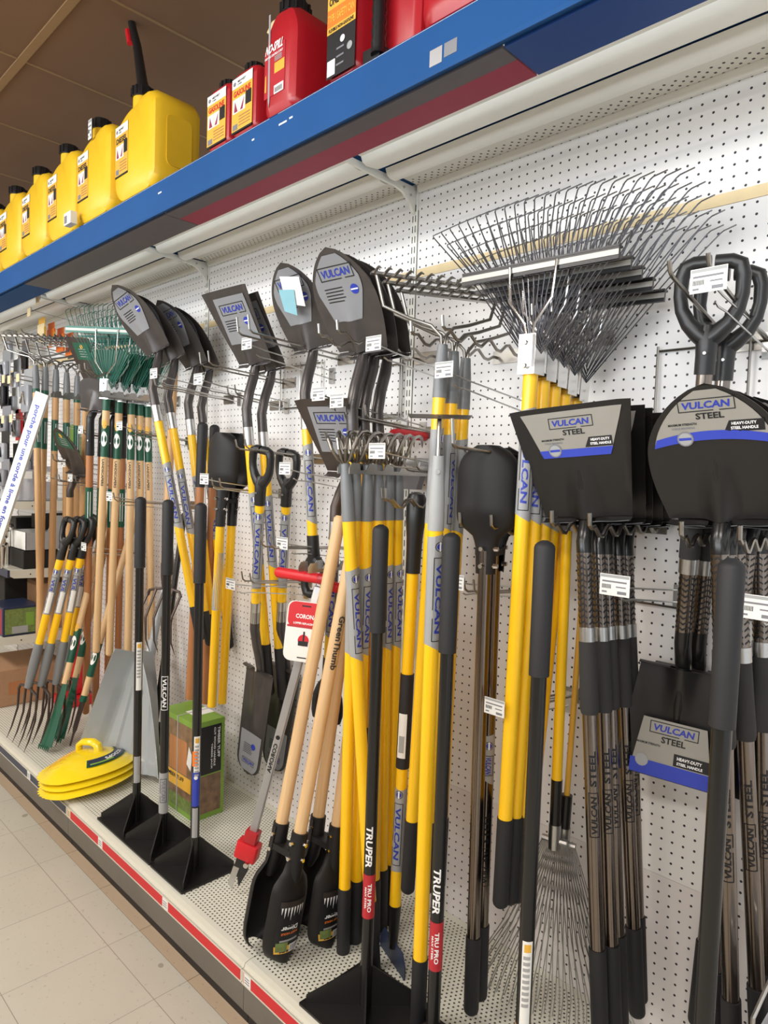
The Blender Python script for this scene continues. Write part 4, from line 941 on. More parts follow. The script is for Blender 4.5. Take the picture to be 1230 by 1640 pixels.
# ---- galvanised fan rakes standing head down at right
for (a, c, lab) in [((908, 850, -.15), (888, 1345, -.15), 'galvanised fan rake head down beside the pale sleeved tamper'), ((932, 960, -.10), (902, 1350, -.12), 'galvanised fan rake head down behind the chrome handled square shovels')]:
    t = thing('fan_rake', lab, 'rake'); p0, p1 = px(a), px(c); L = (p1 - p0).length
    handle_part(t, 'handle', 0, L * 0.80, 0.0125 if a[0] < 920 else 0.007, 'yellow_paint' if a[0] < 920 else 'ochre'); handle_part(t, 'end_grip', L * 0.80, L, 0.0135, 'shaft_black')
    part(t, 'collar', lambda b: (b.tube([(-0.03, 0, L), (0.03, 0, L)], 0.008, 'zinc', 8), b.rod(L - 0.04, L + 0.02, 0.015, 'zinc')))
    zt = (p1.z - 0.2) / abs((p1 - p0).normalized().z)
    for i in range(22):
        u = 2 * i / 21 - 1
        part(t, 'tine', lambda b: b.tube([(u * 0.03, 0, L + 0.005), (u * 0.12, 0, L + zt * 0.55), (u * 0.20, 0, L + zt * 0.9), (u * 0.215, -0.02, L + zt)], 0.0013, 'zinc', 4))
    aim(t, p0, p1, 15)

# ------------------------------------------------------------------ left bays: wooden handled tools
def wood_tool(name, label, cat, L, wood='wood_pale', group=None, r=0.0165, bands=(), round0=True):
    t = thing(name, label, cat, group=group)
    handle_part(t, 'handle', 0, L, r, wood, round0=round0)
    return t
def band(t, z0, z1, r=0.0168, k='green', a0=45, oval=True, txt=None, sgn=1):
    def f(b):
        b.rod(z0, z1, r, k, 18)
        if oval: 
            fn = cyl(r, (z0 + z1) / 2 + sgn * 0.01, a0 - 25, sgn, 0.0006)
            b.add([fn(0, 0)] + [fn(0.034 * cos(2 * pi * q / 16), 0.014 * sin(2 * pi * q / 16)) for q in range(16)], [(0, 1 + q, 1 + (q + 1) % 16) for q in range(16)], 'ink_white')
            fn = cyl(r, z1 if sgn == 1 else z0, a0 - 25, sgn, 0.0006)
            b.add([fn(0, 0)] + [fn(0.02 * cos(2 * pi * q / 14) - 0.004, 0.011 * sin(2 * pi * q / 14)) for q in range(14)], [(0, 1 + q, 1 + (q + 1) % 14) for q in range(14)], 'ochre')
        else:
            for q in (-0.006, 0.004): b.strip(0.02, z1 - z0 - 0.03, q, q + 0.003, cyl(r, z1 if sgn == 1 else z0, a0, sgn, 0.0006), 'ink_white', 6)
    part(t, 'handle_band', f, recalc=False)
    if txt: part(t, 'burned_lettering', lambda b: b.text(txt, cyl(r, z0 - 0.01 if sgn == 1 else z1 + 0.01, a0 - 20, sgn, 0.0005), 0, -0.006, 0.12, 0.010, 'brown_steel'), recalc=False)

# green lawn rakes
L = 1.235
t = wood_tool('lawn_rake', '', 'rake', L - 0.12, group='green lawn rakes with pale wooden handles')
part(t, 'green_collar', lambda b: b.rod(L - 0.125, L - 0.05, 0.0172, 'green')); band(t, L - 0.33, L - 0.19, 0.0170, txt='LANDSCAPERS')
leaf_rake_head(t, L, n=20, tine_k='teal_green', bar_k='teal_green', wt=0.50, wb=0.42, h0=0.22, h1=0.33, bend=0.03)
part(t, 'spring_plate', lambda b: b.prism([(-0.02, L - 0.01), (0.02, L - 0.01), (0.10, L + 0.12), (0.085, L + 0.14), (-0.085, L + 0.14), (-0.10, L + 0.12)], 0.004, 0.006, 'green', ax='y'), smooth=False)
lb = ['green %s rake on pale lettered wooden handle, %s' % (a, c) for a, c in (('wire', 'leftmost and frontmost of the row'), ('wire', 'second of the row, behind the ticket'), ('fan', 'third of the row, by the notched rack'), ('fan', 'fourth of the row'), ('fan', 'rearmost of the row, next to brown shovels'))]
series(t, [((172, 612, -.30), (154, 1044, -.30)), ((192, 617, -.244), (175, 1048, -.26)), ((211, 620, -.188), (205, 1044, -.20)), ((224, 622, -.15), (225, 1035, -.13)), ((236, 625, -.117), (243, 1030, -.08))], [28] * 5, L, lb)

# wooden spades and shovels with black sockets, small round blades
L = 1.32
t = wood_tool('garden_spade', '', 'spade', L, wood='wood_red', group='wooden spades with black sockets')
part(t, 'socket', lambda b: b.rod(L - 0.02, L + 0.16, 0.0195, 'black_plastic', r1=0.0165)); part(t, 'rivet', lambda b: b.tube([(0.008, -0.018, L + 0.05), (0.009, -0.022, L + 0.05)], 0.004, 'zinc', 6))
band(t, L - 0.36, L - 0.17, 0.0170, oval=False)
shovel_head(t, L + 0.13, 'spade', w=0.165, h=0.145, tilt=8, off=0.02, k='dark_steel', label=None, nl=0.06, frog=0.10, neck_k='black_plastic')
lb = ['wooden spade with grey rounded blade and black socket, frontmost of its row', 'wooden spade with black socket, second of its row behind the rakes', 'wooden spade with black socket, third of its row, reddish handle', 'wooden spade with black socket, rearmost of its row']
series(t, [((144, 722, -.30), (137, 1160, -.23)), ((163, 724, -.24), (152, 1150, -.17)), ((180, 726, -.19), (172, 1110, -.12)), ((196, 727, -.14), (188, 1095, -.07))], [20] * 4, L, lb)

# bow rakes with wooden handles at far left
L = 1.40
t = wood_tool('bow_rake', '', 'rake', L - 0.12, wood='wood_tan', group='wooden handled bow rakes')
part(t, 'green_collar', lambda b: b.rod(L - 0.14, L - 0.12, 0.0180, 'green')); band(t, L - 0.42, L - 0.26, 0.0168, oval=False)
bow_rake_head(t, L, w=0.36, n=14, bowh=0.155, fz=0.13, r=0.005)
lb = ['wooden bow rake with grey collar, leftmost of the far row', 'wooden bow rake with grey collar, second of the far row', 'wooden bow rake with grey collar, third of the far row', 'wooden bow rake with grey collar, fourth of the far row, above price ticket', 'wooden bow rake at the rear of the far row']
series(t, [((57, 585, -.36), (66, 1040, -.36)), ((73, 588, -.31), (62, 1040, -.33)), ((90, 592, -.26), (80, 1040, -.28)), ((107, 597, -.21), (104, 1040, -.21)), ((124, 602, -.16), (120, 1030, -.15))], [55] * 5, L, lb)

# small round shovel with green print, hung low
L = 0.9
t = wood_tool('round_point_shovel', 'brown round shovel with green printed blade hung low among the wooden handles', 'shovel', L, wood='wood_tan')
shovel_head(t, L, 'round', w=0.20, h=0.25, tilt=24, off=0.04, k='brown_steel', label='green', nl=0.12, frog=0.14); place(t, (112, 795, -.28), (108, 1020, -.24), 10, L)
L = 1.0
t = wood_tool('square_shovel', 'dark square shovel with green lettering below the far bow rakes', 'shovel', L, wood='wood_tan')
shovel_head(t, L, 'square', w=0.20, h=0.24, tilt=22, off=0.04, k='brown_steel', label='green', nl=0.10, frog=0.14); place(t, (138, 650, -.22), (130, 900, -.20), 10, L)

# digging forks with D handles leaning at the front
t = thing('digging_fork', '', 'fork', group='digging forks with D handles'); L = 0.62
d_grip(t, 0, w=0.118, h=0.12, neck=0.085); handle_part(t, 'handle', 0.19, L, 0.0170, 'yellow_paint'); wrap_label(t, 0.235, 0.475, 0.0172, 40, sgn=-1)
part(t, 'barcode_sticker', lambda b: (b.strip(0, 0.10, -0.010, 0.010, cyl(0.0176, 0.36, 55, -1, 0.0012), 'paper', 2, 6),), recalc=False)
part(t, 'socket', lambda b: b.tube([(0, 0, L - 0.01), (0, 0, L + 0.01), (0, 0, L + 0.10), (0, 0, L + 0.20)], [0.0175, 0.021, 0.022, 0.017], 'grey_paint', 14))
fork_head(t, L + 0.10, w=0.18, h=0.27, bow=-0.02)
for i, (a, c, lab) in enumerate([((108, 850, -.36), (22, 1180, -.56), 'digging fork with yellow and grey shaft, leftmost of the leaning forks'), ((122, 862, -.33), (44, 1184, -.50), 'digging fork with yellow and grey shaft, second of the leaning forks'), ((134, 868, -.30), (72, 1180, -.43), 'digging fork with white barcode sticker, third of the leaning forks'), ((142, 874, -.24), (92, 1165, -.33), 'digging fork rearmost of the leaning forks, mostly hidden')]):
    o = t if i == 0 else dup(t, lab); o['label'] = lab; p1 = px(c); p0 = px(a); p1.z = 0.19; Lt = L + 0.475
    d = (p1 - p0).normalized(); aim(o, p1 - d * Lt, p1, 6)

# grass edgers with long green blades
def edger(lab, a, c, green=True):
    t = wood_tool('grass_hook', lab, 'weeder', 0.95, wood='wood_pale', r=0.0155); L = 0.95
    band(t, L - 0.26, L - 0.10, 0.0160, sgn=-1)
    if green: part(t, 'green_blade', lambda b: b.sheet(lambda u, v: ((u - 0.5) * (0.035 + 0.05 * v), -0.01 - 0.02 * v * v + 0.02 * abs(u - 0.5), L - 0.02 + 0.30 * v), 8, 12, 0.003, 'green')); part(t, 'blade_teeth', lambda b: [b.prism([(-0.042 + q * 0.014, L + 0.279), (-0.030 + q * 0.014, L + 0.279), (-0.036 + q * 0.014, L + 0.30)], -0.032, -0.028, 'green', ax='y') for q in range(6)])
    else: part(t, 'green_collar', lambda b: b.rod(L - 0.01, L + 0.02, 0.0165, 'green')); part(t, 'steel_blade', lambda b: b.prism([(-0.016, L + 0.02), (0.016, L + 0.02), (0.014, L + 0.15), (0.006, L + 0.17), (0.004, L + 0.23), (-0.004, L + 0.23), (-0.006, L + 0.17), (-0.014, L + 0.15)], -0.002, 0.002, 'fork_steel', ax='y'))
    p0, p1 = px(a), px(c); d = (p1 - p0).normalized(); Lt = 1.25 if green else 1.18; p1.z = max(p1.z, 0.19); aim(t, p1 - d * Lt, p1, 12); return t
edger('pale wooden grass hook with long green blade, front left one', (160, 870, -.20), (78, 1205, -.46)); edger('pale wooden grass hook with long green blade, behind the front one', (172, 872, -.14), (98, 1200, -.38))
edger('slim wooden weeder with short grey steel blade beside the green blades', (214, 850, -.10), (112, 1208, -.37), False)

# grey plastic scoop shovel, fork hung head down, plastic rake behind
t = thing('grain_scoop', 'large grey plastic scoop shovel leaning against the pegboard behind the yellow leaf scoops', 'shovel'); L = 0.75
handle_part(t, 'handle', 0, L, 0.0175, 'grey_plastic', round0=True)
def sc(u, v):
    wv = 0.29 * (0.26 + 0.74 * v ** 0.8); x = (2 * u - 1) * wv; e = abs(2 * u - 1)
    return (x, -0.10 * max(0, e - 0.70) / 0.30 * (1 - 0.3 * v) - 0.03 * (1 - v) ** 2 + 0.010 * (1 if 0.2 < (u * 5) % 1 < 0.5 and v > 0.3 else 0), L - 0.04 + v * 0.50)
part(t, 'scoop', lambda b: b.sheet(sc, 50, 24, 0.004, 'grey_plastic')); part(t, 'socket', lambda b: b.tube([(0, 0, L - 0.10), (0, -0.004, L + 0.02), (0, -0.004, L + 0.16)], [0.023, 0.026, 0.006], 'grey_plastic', 14))
p1 = at(193, 1238, z=0.20); p1.y = -0.31; p0 = at(262, 945, y=-0.06); d = (p1 - p0).normalized(); aim(t, p1 - d * 1.21, p1, 12)
t = thing('manure_fork', 'wooden handled steel fork hung head down before the grey scoop', 'fork'); L = 1.1
handle_part(t, 'handle', 0, L, 0.0165, 'wood_tan', round0=True); fork_head(t, L, n=5, w=0.20, h=0.27, bow=0.05)
place(t, (264, 905, -.16), (271, 760, -.13), 15, L)
t = thing('shrub_rake', 'black plastic rake standing head down between scoops and timber tool box', 'rake'); L = 0.95
handle_part(t, 'handle', 0, L, 0.013, 'shaft_black', round0=True)
part(t, 'rake_hub', lambda b: b.prism([(-0.02, L - 0.03), (0.02, L - 0.03), (0.07, L + 0.06), (-0.07, L + 0.06)], -0.006, 0.006, 'black_plastic', ax='y'))
for q in range(11): part(t, 'tine', lambda b: b.tube([((q - 5) * 0.012, 0, L + 0.05), ((q - 5) * 0.026, 0, L + 0.16), ((q - 5) * 0.030, -0.02, L + 0.185)], [0.004, 0.0035, 0.002], 'black_plastic', 5))
p1 = at(238, 1240, y=-.22); p1.z = 0.185; aim(t, (p1.x - 0.02, -0.06, 1.3), p1, 25); t.location = p1 - (p1 - Vector((p1.x - 0.02, -0.06, 1.3))).normalized() * 1.135

# reddish digging handles with black rubber caps behind the yellow digger
for (a, c, lab) in [((325, 676, -.16), (306, 1118, -.16), 'reddish wooden handle with black rubber grip, left one behind the yellow digger'), ((344, 680, -.08), (330, 1125, -.06), 'reddish wooden handle with black rubber grip, right one behind the yellow digger')]:
    p0, p1 = px(a), px(c); L = (p1 - p0).length; t = thing('mattock_handle', lab, 'handle')
    part(t, 'grip', lambda b: b.rod(0, 0.26, 0.021, 'black_rubber', 16, 0.019, round0=True)); handle_part(t, 'handle', 0.26, L, 0.0175, 'wood_red', r1=0.023); aim(t, p0, p1, 20)

# boxed timber tool
t = thing('tool_box', 'green printed timber tool carton standing on the deck behind the tampers', 'box', (-0.875, -0.235, 0.1805))
bx0, bx1, by0, by1, bh = -0.125, 0.125, -0.065, 0.065, 0.375
part(t, 'carton', lambda b: b.box(bx0, bx1, by0, by1, 0, bh, 'box_green'), smooth=False)
def prn(b):
    y = by0 - 0.0006
    b.box(bx0 + 0.012, bx1 - 0.004, y, by0, 0.02, bh - 0.022, 'photo_print'); b.box(bx0 + 0.02, bx1 - 0.015, y - 0.0004, y, 0.02, 0.07, 'leaf_print'); b.box(bx0 + 0.07, bx1 - 0.05, y - 0.0006, y, 0.16, 0.29, 'wood_red'); b.box(bx0 + 0.03, bx1 - 0.02, y - 0.0009, y, 0.10, 0.155, 'ochre')
    b.text('TIMBER TUFF', lambda a, c: Vector((a, y - 0.0012, c)), bx0 + 0.04, 0.13, 0.14, 0.016, 'ink_black')
    b.box(0.0, 0.006, y - 0.0012, y, 0.0, bh, 'light_grey')
part(t, 'front_print', prn, smooth=False)
def prs(b):
    x = bx1 + 0.0006
    b.box(bx1, x, by0 + 0.008, by1 - 0.014, 0.17, bh - 0.02, 'ink_black'); b.box(bx1, x, by0 + 0.01, by1 - 0.014, 0.02, 0.165, 'photo_print')
    g = lambda a, c: Vector((x + 0.0006, c, bh - 0.03 - a))
    b.text('TIMBER TUFF', g, 0, 0.034, 0.12, 0.011, 'ink_white'); b.text('CUT WOOD HANDLE', g, 0, 0.018, 0.15, 0.008, 'ink_white'); b.text('TIMBER JACK', g, 0.06, 0.005, 0.10, 0.008, 'ink_white')
part(t, 'side_print', prs, smooth=False)
part(t, 'packing_tape', lambda b: (b.box(-0.02, 0.05, -0.02, 0.065, bh, bh + 0.0008, 'paper'), b.box(0, 0.006, by0, by1, bh, bh + 0.0012, 'light_grey')), smooth=False)
part(t, 'hang_card', lambda b: b.prism([(0.075, 0.21), (0.105, 0.19), (0.115, 0.25), (0.09, 0.28)], by0 - 0.0025, by0 - 0.0015, 'paper', ax='y'), smooth=False)

# yellow leaf scoops, three nested shells
def leaf_scoop(lab, dz, rot, dx=0, dy=0, handle=True):
    t = thing('leaf_scoop', lab, 'scoop', (-1.375 + dx, -0.435 + dy, 0.186 + dz), 'nested yellow leaf scoops')
    def sh(u, v, k=1.0):
        a = 2 * pi * u; rr = v ** 0.8; fr = cos(a) < -0.05
        saw = 1.0 + (0.14 * (0.5 - abs((u * 44) % 1 - 0.5)) * max(0, (v - 0.75) / 0.25) * -cos(a) * 2 if fr else 0)
        x = rr * 0.20 * sin(a) * (1.05 - 0.10 * cos(a)); y = rr * saw * (0.19 if not fr else 0.165) * cos(a)
        return (x, y, 0.070 * (1 - rr ** 2.0) + (0.018 * rr * rr * max(0, cos(a))))
    part(t, 'shell', lambda b: b.sheet(lambda u, v: sh(u, max(0.01, v)), 176, 10, 0.0025, 'bright_yellow'))
    for q in range(13):
        x = -0.15 + q * 0.025
        part(t, 'tooth_slot', lambda b: b.sheet(lambda u, v: (x + (u - 0.5) * 0.0035, -0.055 - 0.085 * v * sqrt(1 - (x / 0.2) ** 2), 0.0705 * (1 - (x / 0.2) ** 2 - ((0.055 + 0.085 * v * sqrt(1 - (x / 0.2) ** 2)) / 0.165) ** 2) + 0.0032), 1, 6, 0.002, 'ochre'))
    if handle:
        part(t, 'loop_handle', lambda b: b.tube([(-0.03, -0.06, 0.050), (-0.028, -0.055, 0.085), (-0.02, -0.03, 0.100), (-0.005, 0.02, 0.102), (0.0, 0.045, 0.09), (0.0, 0.05, 0.055)], 0.013, 'bright_yellow', 10, sx=1.4))
        def lab_(b):
            def fn(a, c):   # a along arc, c across
                th = a; rr = 0.56 + c; x = rr * 0.20 * sin(th); y = rr * 0.19 * cos(th); return Vector((x, y, 0.070 * (1 - rr ** 2.0) + 0.018 * rr * rr * max(0, cos(th)) + 0.004))
            b.strip(-1.05, 1.05, -0.02, 0.20, fn, 'green', 16, 3); g = lambda a, c: fn(a, c) + Vector((0, 0, 0.0012)); b.strip(-1.0, 1.0, 0.0, 0.18, g, 'navy', 16, 3)
            h = lambda a, c: fn(a, c) + Vector((0, 0, 0.0026)); b.text('SCOOPS', h, -0.45, 0.05, 0.9, 0.08, 'ink_white'); b.strip(-0.85, -0.55, 0.03, 0.15, h, 'light_grey', 4)
            b.strip(0.2, 0.95, 0.13, 0.17, h, 'box_green', 6)
        part(t, 'printed_label', lab_, recalc=False)
    t.rotation_euler = (radians(5), radians(-4), radians(rot)); return t
leaf_scoop('bottom yellow leaf scoop, its toothed edge over the price rail', 0.0, -47, 0.03, -0.01, False)
leaf_scoop('middle yellow leaf scoop of the nested stack', 0.022, -50, 0.012, 0.0, False)
leaf_scoop('top yellow leaf scoop with loop handle and green and navy label', 0.044, -53)

# ------------------------------------------------------------------ fuel cans on the canopy
def rpoly(pts, r, n=4):
    out = []; m = len(pts)
    for i in range(m):
        p = Vector(pts[i]); a = (Vector(pts[i - 1]) - p); c = (Vector(pts[(i + 1) % m]) - p)
        q = min(r, a.length * 0.45, c.length * 0.45); a.normalize(); c.normalize()
        A = p + a * q; C_ = p + c * q
        for k in range(n + 1):
            s = k / n; out.append(tuple(A * (1 - s) ** 2 + p * 2 * s * (1 - s) + C_ * s * s))
    return out
def soft(b, poly, y0, y1, e, k, T=None):
    cx = (min(p[0] for p in poly) + max(p[0] for p in poly)) / 2; cz = (min(p[1] for p in poly) + max(p[1] for p in poly)) / 2
    hw = max(p[0] for p in poly) - cx; hh = max(p[1] for p in poly) - cz
    rings = []
    for y, q in ((y0, 1), (y0 + e * 0.3, 0.35), (y0 + e, 0), (y1 - e, 0), (y1 - e * 0.3, 0.35), (y1, 1)):
        rings.append([(cx + (p[0] - cx) * (1 - q * e / hw), y, cz + (p[1] - cz) * (1 - q * e / hh)) for p in poly])
    m = len(poly); vs = [p for r_ in rings for p in r_]; fs = []
    for i in range(5):
        for j in range(m): fs.append((i * m + j, i * m + (j + 1) % m, (i + 1) * m + (j + 1) % m, (i + 1) * m + j))
    fs.append(list(range(m))[::-1]); fs.append([5 * m + j for j in range(m)]); b.add(vs, fs, k, T)
def cap_part(t, x, y, z, r=0.03, h=0.045, tilt=0, k='black_plastic'):
    def f(b):
        b.tube([(x, y, z - 0.02), (x, y, z + 0.005)], r * 0.85, k, 16); b.tube([(x, y, z), (x, y, z + h * 0.8), (x, y, z + h)], [r, r, r * 0.85], k, 18)
        for q in range(12): a = q * pi / 6; b.box(-0.003, 0.003, -0.003, 0.003, z + 0.004, z + h * 0.85, k, lambda v: Vector((x + r * cos(a) + v.x, y + r * sin(a) + v.y, v.z)))
    return part(t, 'cap', f)
ZC = 2.412
def sticker(b, x0, x1, z0, z1, y, head, sub=''):
    w_ = x1 - x0; h_ = z1 - z0; y1 = y - 0.001
    b.box(x0, x1, y1, y, z0, z1, 'ochre'); b.box(x0, x1, y1 - 0.0003, y, z0 + h_ * 0.82, z1, 'paper')
    g = lambda a, c: Vector((a, y1 - 0.0006, c))
    b.text(head, g, x0 + w_ * 0.08, z0 + h_ * 0.66, w_ * 0.84, h_ * 0.11, 'ink_black' if head == 'DIESEL' else 'red'); b.text('MIDWEST', g, x0 + w_ * 0.28, z0 + h_ * 0.90, w_ * 0.4, h_ * 0.04, 'ink_black'); b.text('CAN', g, x0 + w_ * 0.28, z0 + h_ * 0.85, w_ * 0.2, h_ * 0.035, 'ink_black')
    b.disc(x0 + w_ * 0.13, z0 + h_ * 0.90, w_ * 0.07, g, 'ink_grey')
    b.box(x0 + w_ * 0.05, x0 + w_ * 0.36, y1 - 0.0004, y, z0 + h_ * 0.36, z0 + h_ * 0.62, 'paper'); b.box(x0 + w_ * 0.38, x0 + w_ * 0.66, y1 - 0.0004, y, z0 + h_ * 0.36, z0 + h_ * 0.62, 'paper'); b.box(x0 + w_ * 0.68, x1 - w_ * 0.04, y1 - 0.0004, y, z0 + h_ * 0.42, z0 + h_ * 0.66, 'ink_black')
    b.prism([(x0 + w_ * 0.12, z0 + h_ * 0.38), (x0 + w_ * 0.30, z0 + h_ * 0.38), (x0 + w_ * 0.16, z0 + h_ * 0.58)], y1 - 0.0008, y, 'under_red', ax='y'); b.prism([(x0 + w_ * 0.42, z0 + h_ * 0.38), (x0 + w_ * 0.55, z0 + h_ * 0.38), (x0 + w_ * 0.62, z0 + h_ * 0.60)], y1 - 0.0008, y, 'under_red', ax='y')
    b.box(x0 + w_ * 0.06, x0 + w_ * 0.3, y1 - 0.0004, y, z0 + h_ * 0.06, z0 + h_ * 0.16, 'ink_grey')
    for q in range(4): b.box(x0 + w_ * 0.36, x1 - w_ * 0.08, y1 - 0.0004, y, z0 + h_ * (0.10 + q * 0.055), z0 + h_ * (0.12 + q * 0.055), 'wood_red')
    b.box(x0, x1, y1 - 0.0005, y, z0, z0 + h_ * 0.035, 'ink_black')
def diesel_can(x, lab, spout=False, ticket=False):
    t = thing('fuel_can', lab, 'fuel can', (x, -0.457, ZC), 'yellow diesel cans')
    body = rpoly([(-0.152, 0.045), (-0.105, 0), (0.115, 0), (0.153, 0.04), (0.155, 0.29), (0.115, 0.325), (0.05, 0.325), (0.03, 0.312), (-0.06, 0.306), (-0.153, 0.265)], 0.035, 6)
    part(t, 'can_body', lambda b: soft(b, body, -0.088, 0.088, 0.028, 'yellow_plastic'))
    part(t, 'side_rib', lambda b: b.prism(rpoly([(-0.045, 0.08), (0.045, 0.08), (0.045, 0.24), (-0.045, 0.24)], 0.02), 0.152, 0.1565, 'yellow_plastic', ax='x'))
    part(t, 'neck', lambda b: b.tube([(-0.015, -0.045, 0.29), (-0.015, -0.045, 0.345)], 0.032, 'yellow_plastic', 16)); cap_part(t, -0.015, -0.045, 0.340, 0.036, 0.038)
    b = B(); sticker(b, -0.125, -0.03, 0.09, 0.262, -0.0885, 'DIESEL'); b.build('product_label', t, smooth=False, recalc=False)
    if spout:
        part(t, 'spout', lambda b: (b.tube([(-0.015, -0.045, 0.37), (-0.022, -0.045, 0.40), (-0.085, -0.035, 0.55), (-0.135, -0.03, 0.64), (-0.165, -0.025, 0.70)], [0.024, 0.018, 0.0145, 0.013, 0.0125], 'black_plastic', 12), b.tube([(-0.166, -0.025, 0.70), (-0.176, -0.022, 0.725)], 0.016, 'black_plastic', 12)))
        part(t, 'safety_catch', lambda b: b.tube([(-0.115, -0.047, 0.565), (-0.140, -0.044, 0.62)], 0.010, 'red', 8))
    if ticket: part(t, 'price_ticket', lambda b: tag_print(b, -0.005, 0.025, 0.285, 0.355, -0.100), smooth=False)
    return t
for x, lab, sp, tk in [(-0.80, 'yellow diesel can with tall black spout, nearest of the yellow cans', 1, 0), (-1.13, 'yellow diesel can with white ticket on its cap, second of the row', 0, 1), (-1.44, 'yellow diesel can above the small white box, third of the row', 0, 0), (-1.75, 'yellow diesel can, fourth of the row from the spout can', 0, 0), (-2.06, 'yellow diesel can, fifth of the row from the spout can', 0, 0), (-2.37, 'yellow diesel can, sixth of the row, cut by the left edge', 0, 0), (-2.68, 'yellow diesel can at the far left end of the row', 0, 0)]:
    diesel_can(x, lab, sp, tk)
t = thing('ticket_box', 'small white carton wedged under the third yellow can', 'box', (-1.245, -0.575, ZC)); part(t, 'carton', lambda b: b.box(-0.035, 0.03, -0.012, 0.012, 0, 0.045, 'paper'), smooth=False); part(t, 'print', lambda b: b.box(-0.03, -0.005, -0.0126, -0.012, 0.006, 0.034, 'ink_grey'), smooth=False)
for x, lab in ((-0.268, 'small red gasoline can, left one of the two'), (-0.140, 'small red gasoline can, right one beside the tall red can')):
    t = thing('fuel_can', lab, 'fuel can', (x, -0.47, ZC), 'small red gasoline cans'); t.scale = (1.0, 1.0, 0.84)
    part(t, 'can_body', lambda b: soft(b, rpoly([(-0.058, 0), (0.058, 0), (0.060, 0.19), (0.045, 0.205), (-0.045, 0.205), (-0.06, 0.19)], 0.018), -0.075, 0.075, 0.018, 'red_plastic')); cap_part(t, -0.01, -0.03, 0.205, 0.026, 0.034)
    b = B(); sticker(b, -0.052, 0.044, 0.012, 0.185, -0.0755, 'GASOLINE'); b.build('product_label', t, smooth=False, recalc=False)
t = thing('fuel_can', 'tall red fuel can with clear level strip and black cap', 'fuel can', (0.014, -0.42, ZC)); t.scale = (0.86, 1, 0.86)
part(t, 'can_body', lambda b: soft(b, rpoly([(-0.080, 0), (0.085, 0), (0.088, 0.24), (0.06, 0.30), (-0.03, 0.31), (-0.078, 0.26)], 0.025), -0.125, 0.125, 0.03, 'red_plastic'))
cap_part(t, -0.005, -0.07, 0.306, 0.04, 0.04); part(t, 'nozzle', lambda b: b.tube([(-0.045, -0.08, 0.315), (-0.072, -0.09, 0.30), (-0.088, -0.095, 0.275)], [0.012, 0.014, 0.013], 'cream_strip', 10))
def ns(b):
    y = -0.1258; b.prism([(-0.048, 0.30), (-0.040, 0.30), (-0.037, 0.05), (-0.041, 0.03), (-0.045, 0.05)], y - 0.001, y, 'sticker_grey', ax='y'); g = lambda a, c: Vector((a, y - 0.0016, c))
    b.box(-0.065, 0.035, y - 0.0005, y, 0.06, 0.20, 'red_label')
    b.text('NO-SPILL', g, -0.062, 0.185, 0.085, 0.026, 'ink_white', shear=0.3); b.text('AND FUEL CONTROL IS EASY', g, -0.064, 0.172, 0.09, 0.007, 'ink_white')
    b.box(-0.015, 0.033, y - 0.001, y, 0.12, 0.150, 'ochre'); b.box(-0.015, 0.030, y - 0.001, y, 0.06, 0.085, 'paper'); b.prism([(-0.062, 0.08), (-0.055, 0.08), (-0.056, 0.13), (-0.060, 0.125)], y - 0.001, y, 'ochre', ax='y')
    for q in range(6): b.box(-0.010 + q * 0.006, -0.007 + q * 0.006, y - 0.0014, y, 0.064, 0.078, 'ink_black')
    for q in range(4): b.box(-0.015, 0.020, y - 0.0012, y, 0.155 + q * 0.004 - 0.06 * (q > 9), 0.157 + q * 0.004, 'light_grey')
part(t, 'product_label', ns, smooth=False, recalc=False)
t = thing('fuel_can', 'red safety can with yellow and black label and black corrugated spout', 'fuel can', (0.332, -0.42, ZC)); t.scale = (1, 1, 1.0)
part(t, 'can_body', lambda b: (soft(b, rpoly([(-0.135, 0), (-0.02, 0), (-0.02, 0.36), (-0.135, 0.34)], 0.02), -0.125, 0.125, 0.025, 'red_plastic'), soft(b, rpoly([(-0.03, 0), (0.13, 0), (0.135, 0.33), (-0.03, 0.36)], 0.02), -0.08, 0.125, 0.02, 'red_plastic')))
part(t, 'spout', lambda b: b.tube([(0.025, -0.105, 0.02 + 0.012 * q) for q in range(30)], [0.014 if q % 2 else 0.0165 for q in range(30)], 'black_plastic', 12)); part(t, 'spout_holder', lambda b: b.box(-0.018, 0.035, -0.11, -0.08, 0.0, 0.04, 'black_plastic'))
def oc(b):
    y = -0.1258; x0, x1 = -0.125, -0.028; b.box(x0, x1, y - 0.0004, y, 0.01, 0.33, 'ink_black'); b.box(x0, x1, y - 0.0008, y, 0.20, 0.33, 'leaf_print'); b.box(x0, x1, y - 0.001, y, 0.165, 0.20, 'ochre'); b.box(x0, x1, y - 0.001, y, 0.125, 0.165, 'orange'); b.box(x0, x1, y - 0.001, y, 0.11, 0.125, 'ochre'); b.box(x0 + 0.003, x0 + 0.03, y - 0.001, y, 0.015, 0.05, 'paper'); b.box(x0 + 0.02, x0 + 0.05, y - 0.0012, y, 0.22, 0.26, 'cream_strip')
    g = lambda a, c: Vector((a, y - 0.0016, c)); b.text('ONE CAN', g, x0 + 0.006, 0.172, 0.07, 0.018, 'ink_black'); b.text('TYPE I SAFETY CAN', g, x0 + 0.003, 0.135, 0.09, 0.018, 'ochre'); b.text('FLEXIBLE NON-GASOLINE', g, x0 + 0.006, 0.113, 0.085, 0.008, 'ink_black'); b.disc(-0.07, 0.085, 0.008, g, 'ink_white'); b.disc(-0.045, 0.06, 0.009, g, 'light_grey')
    for q in range(3): b.box(x0 + 0.035, x0 + 0.06, y - 0.0014, y, 0.03 + q * 0.018, 0.034 + q * 0.018, 'ink_grey')
part(t, 'product_label', oc, smooth=False, recalc=False)
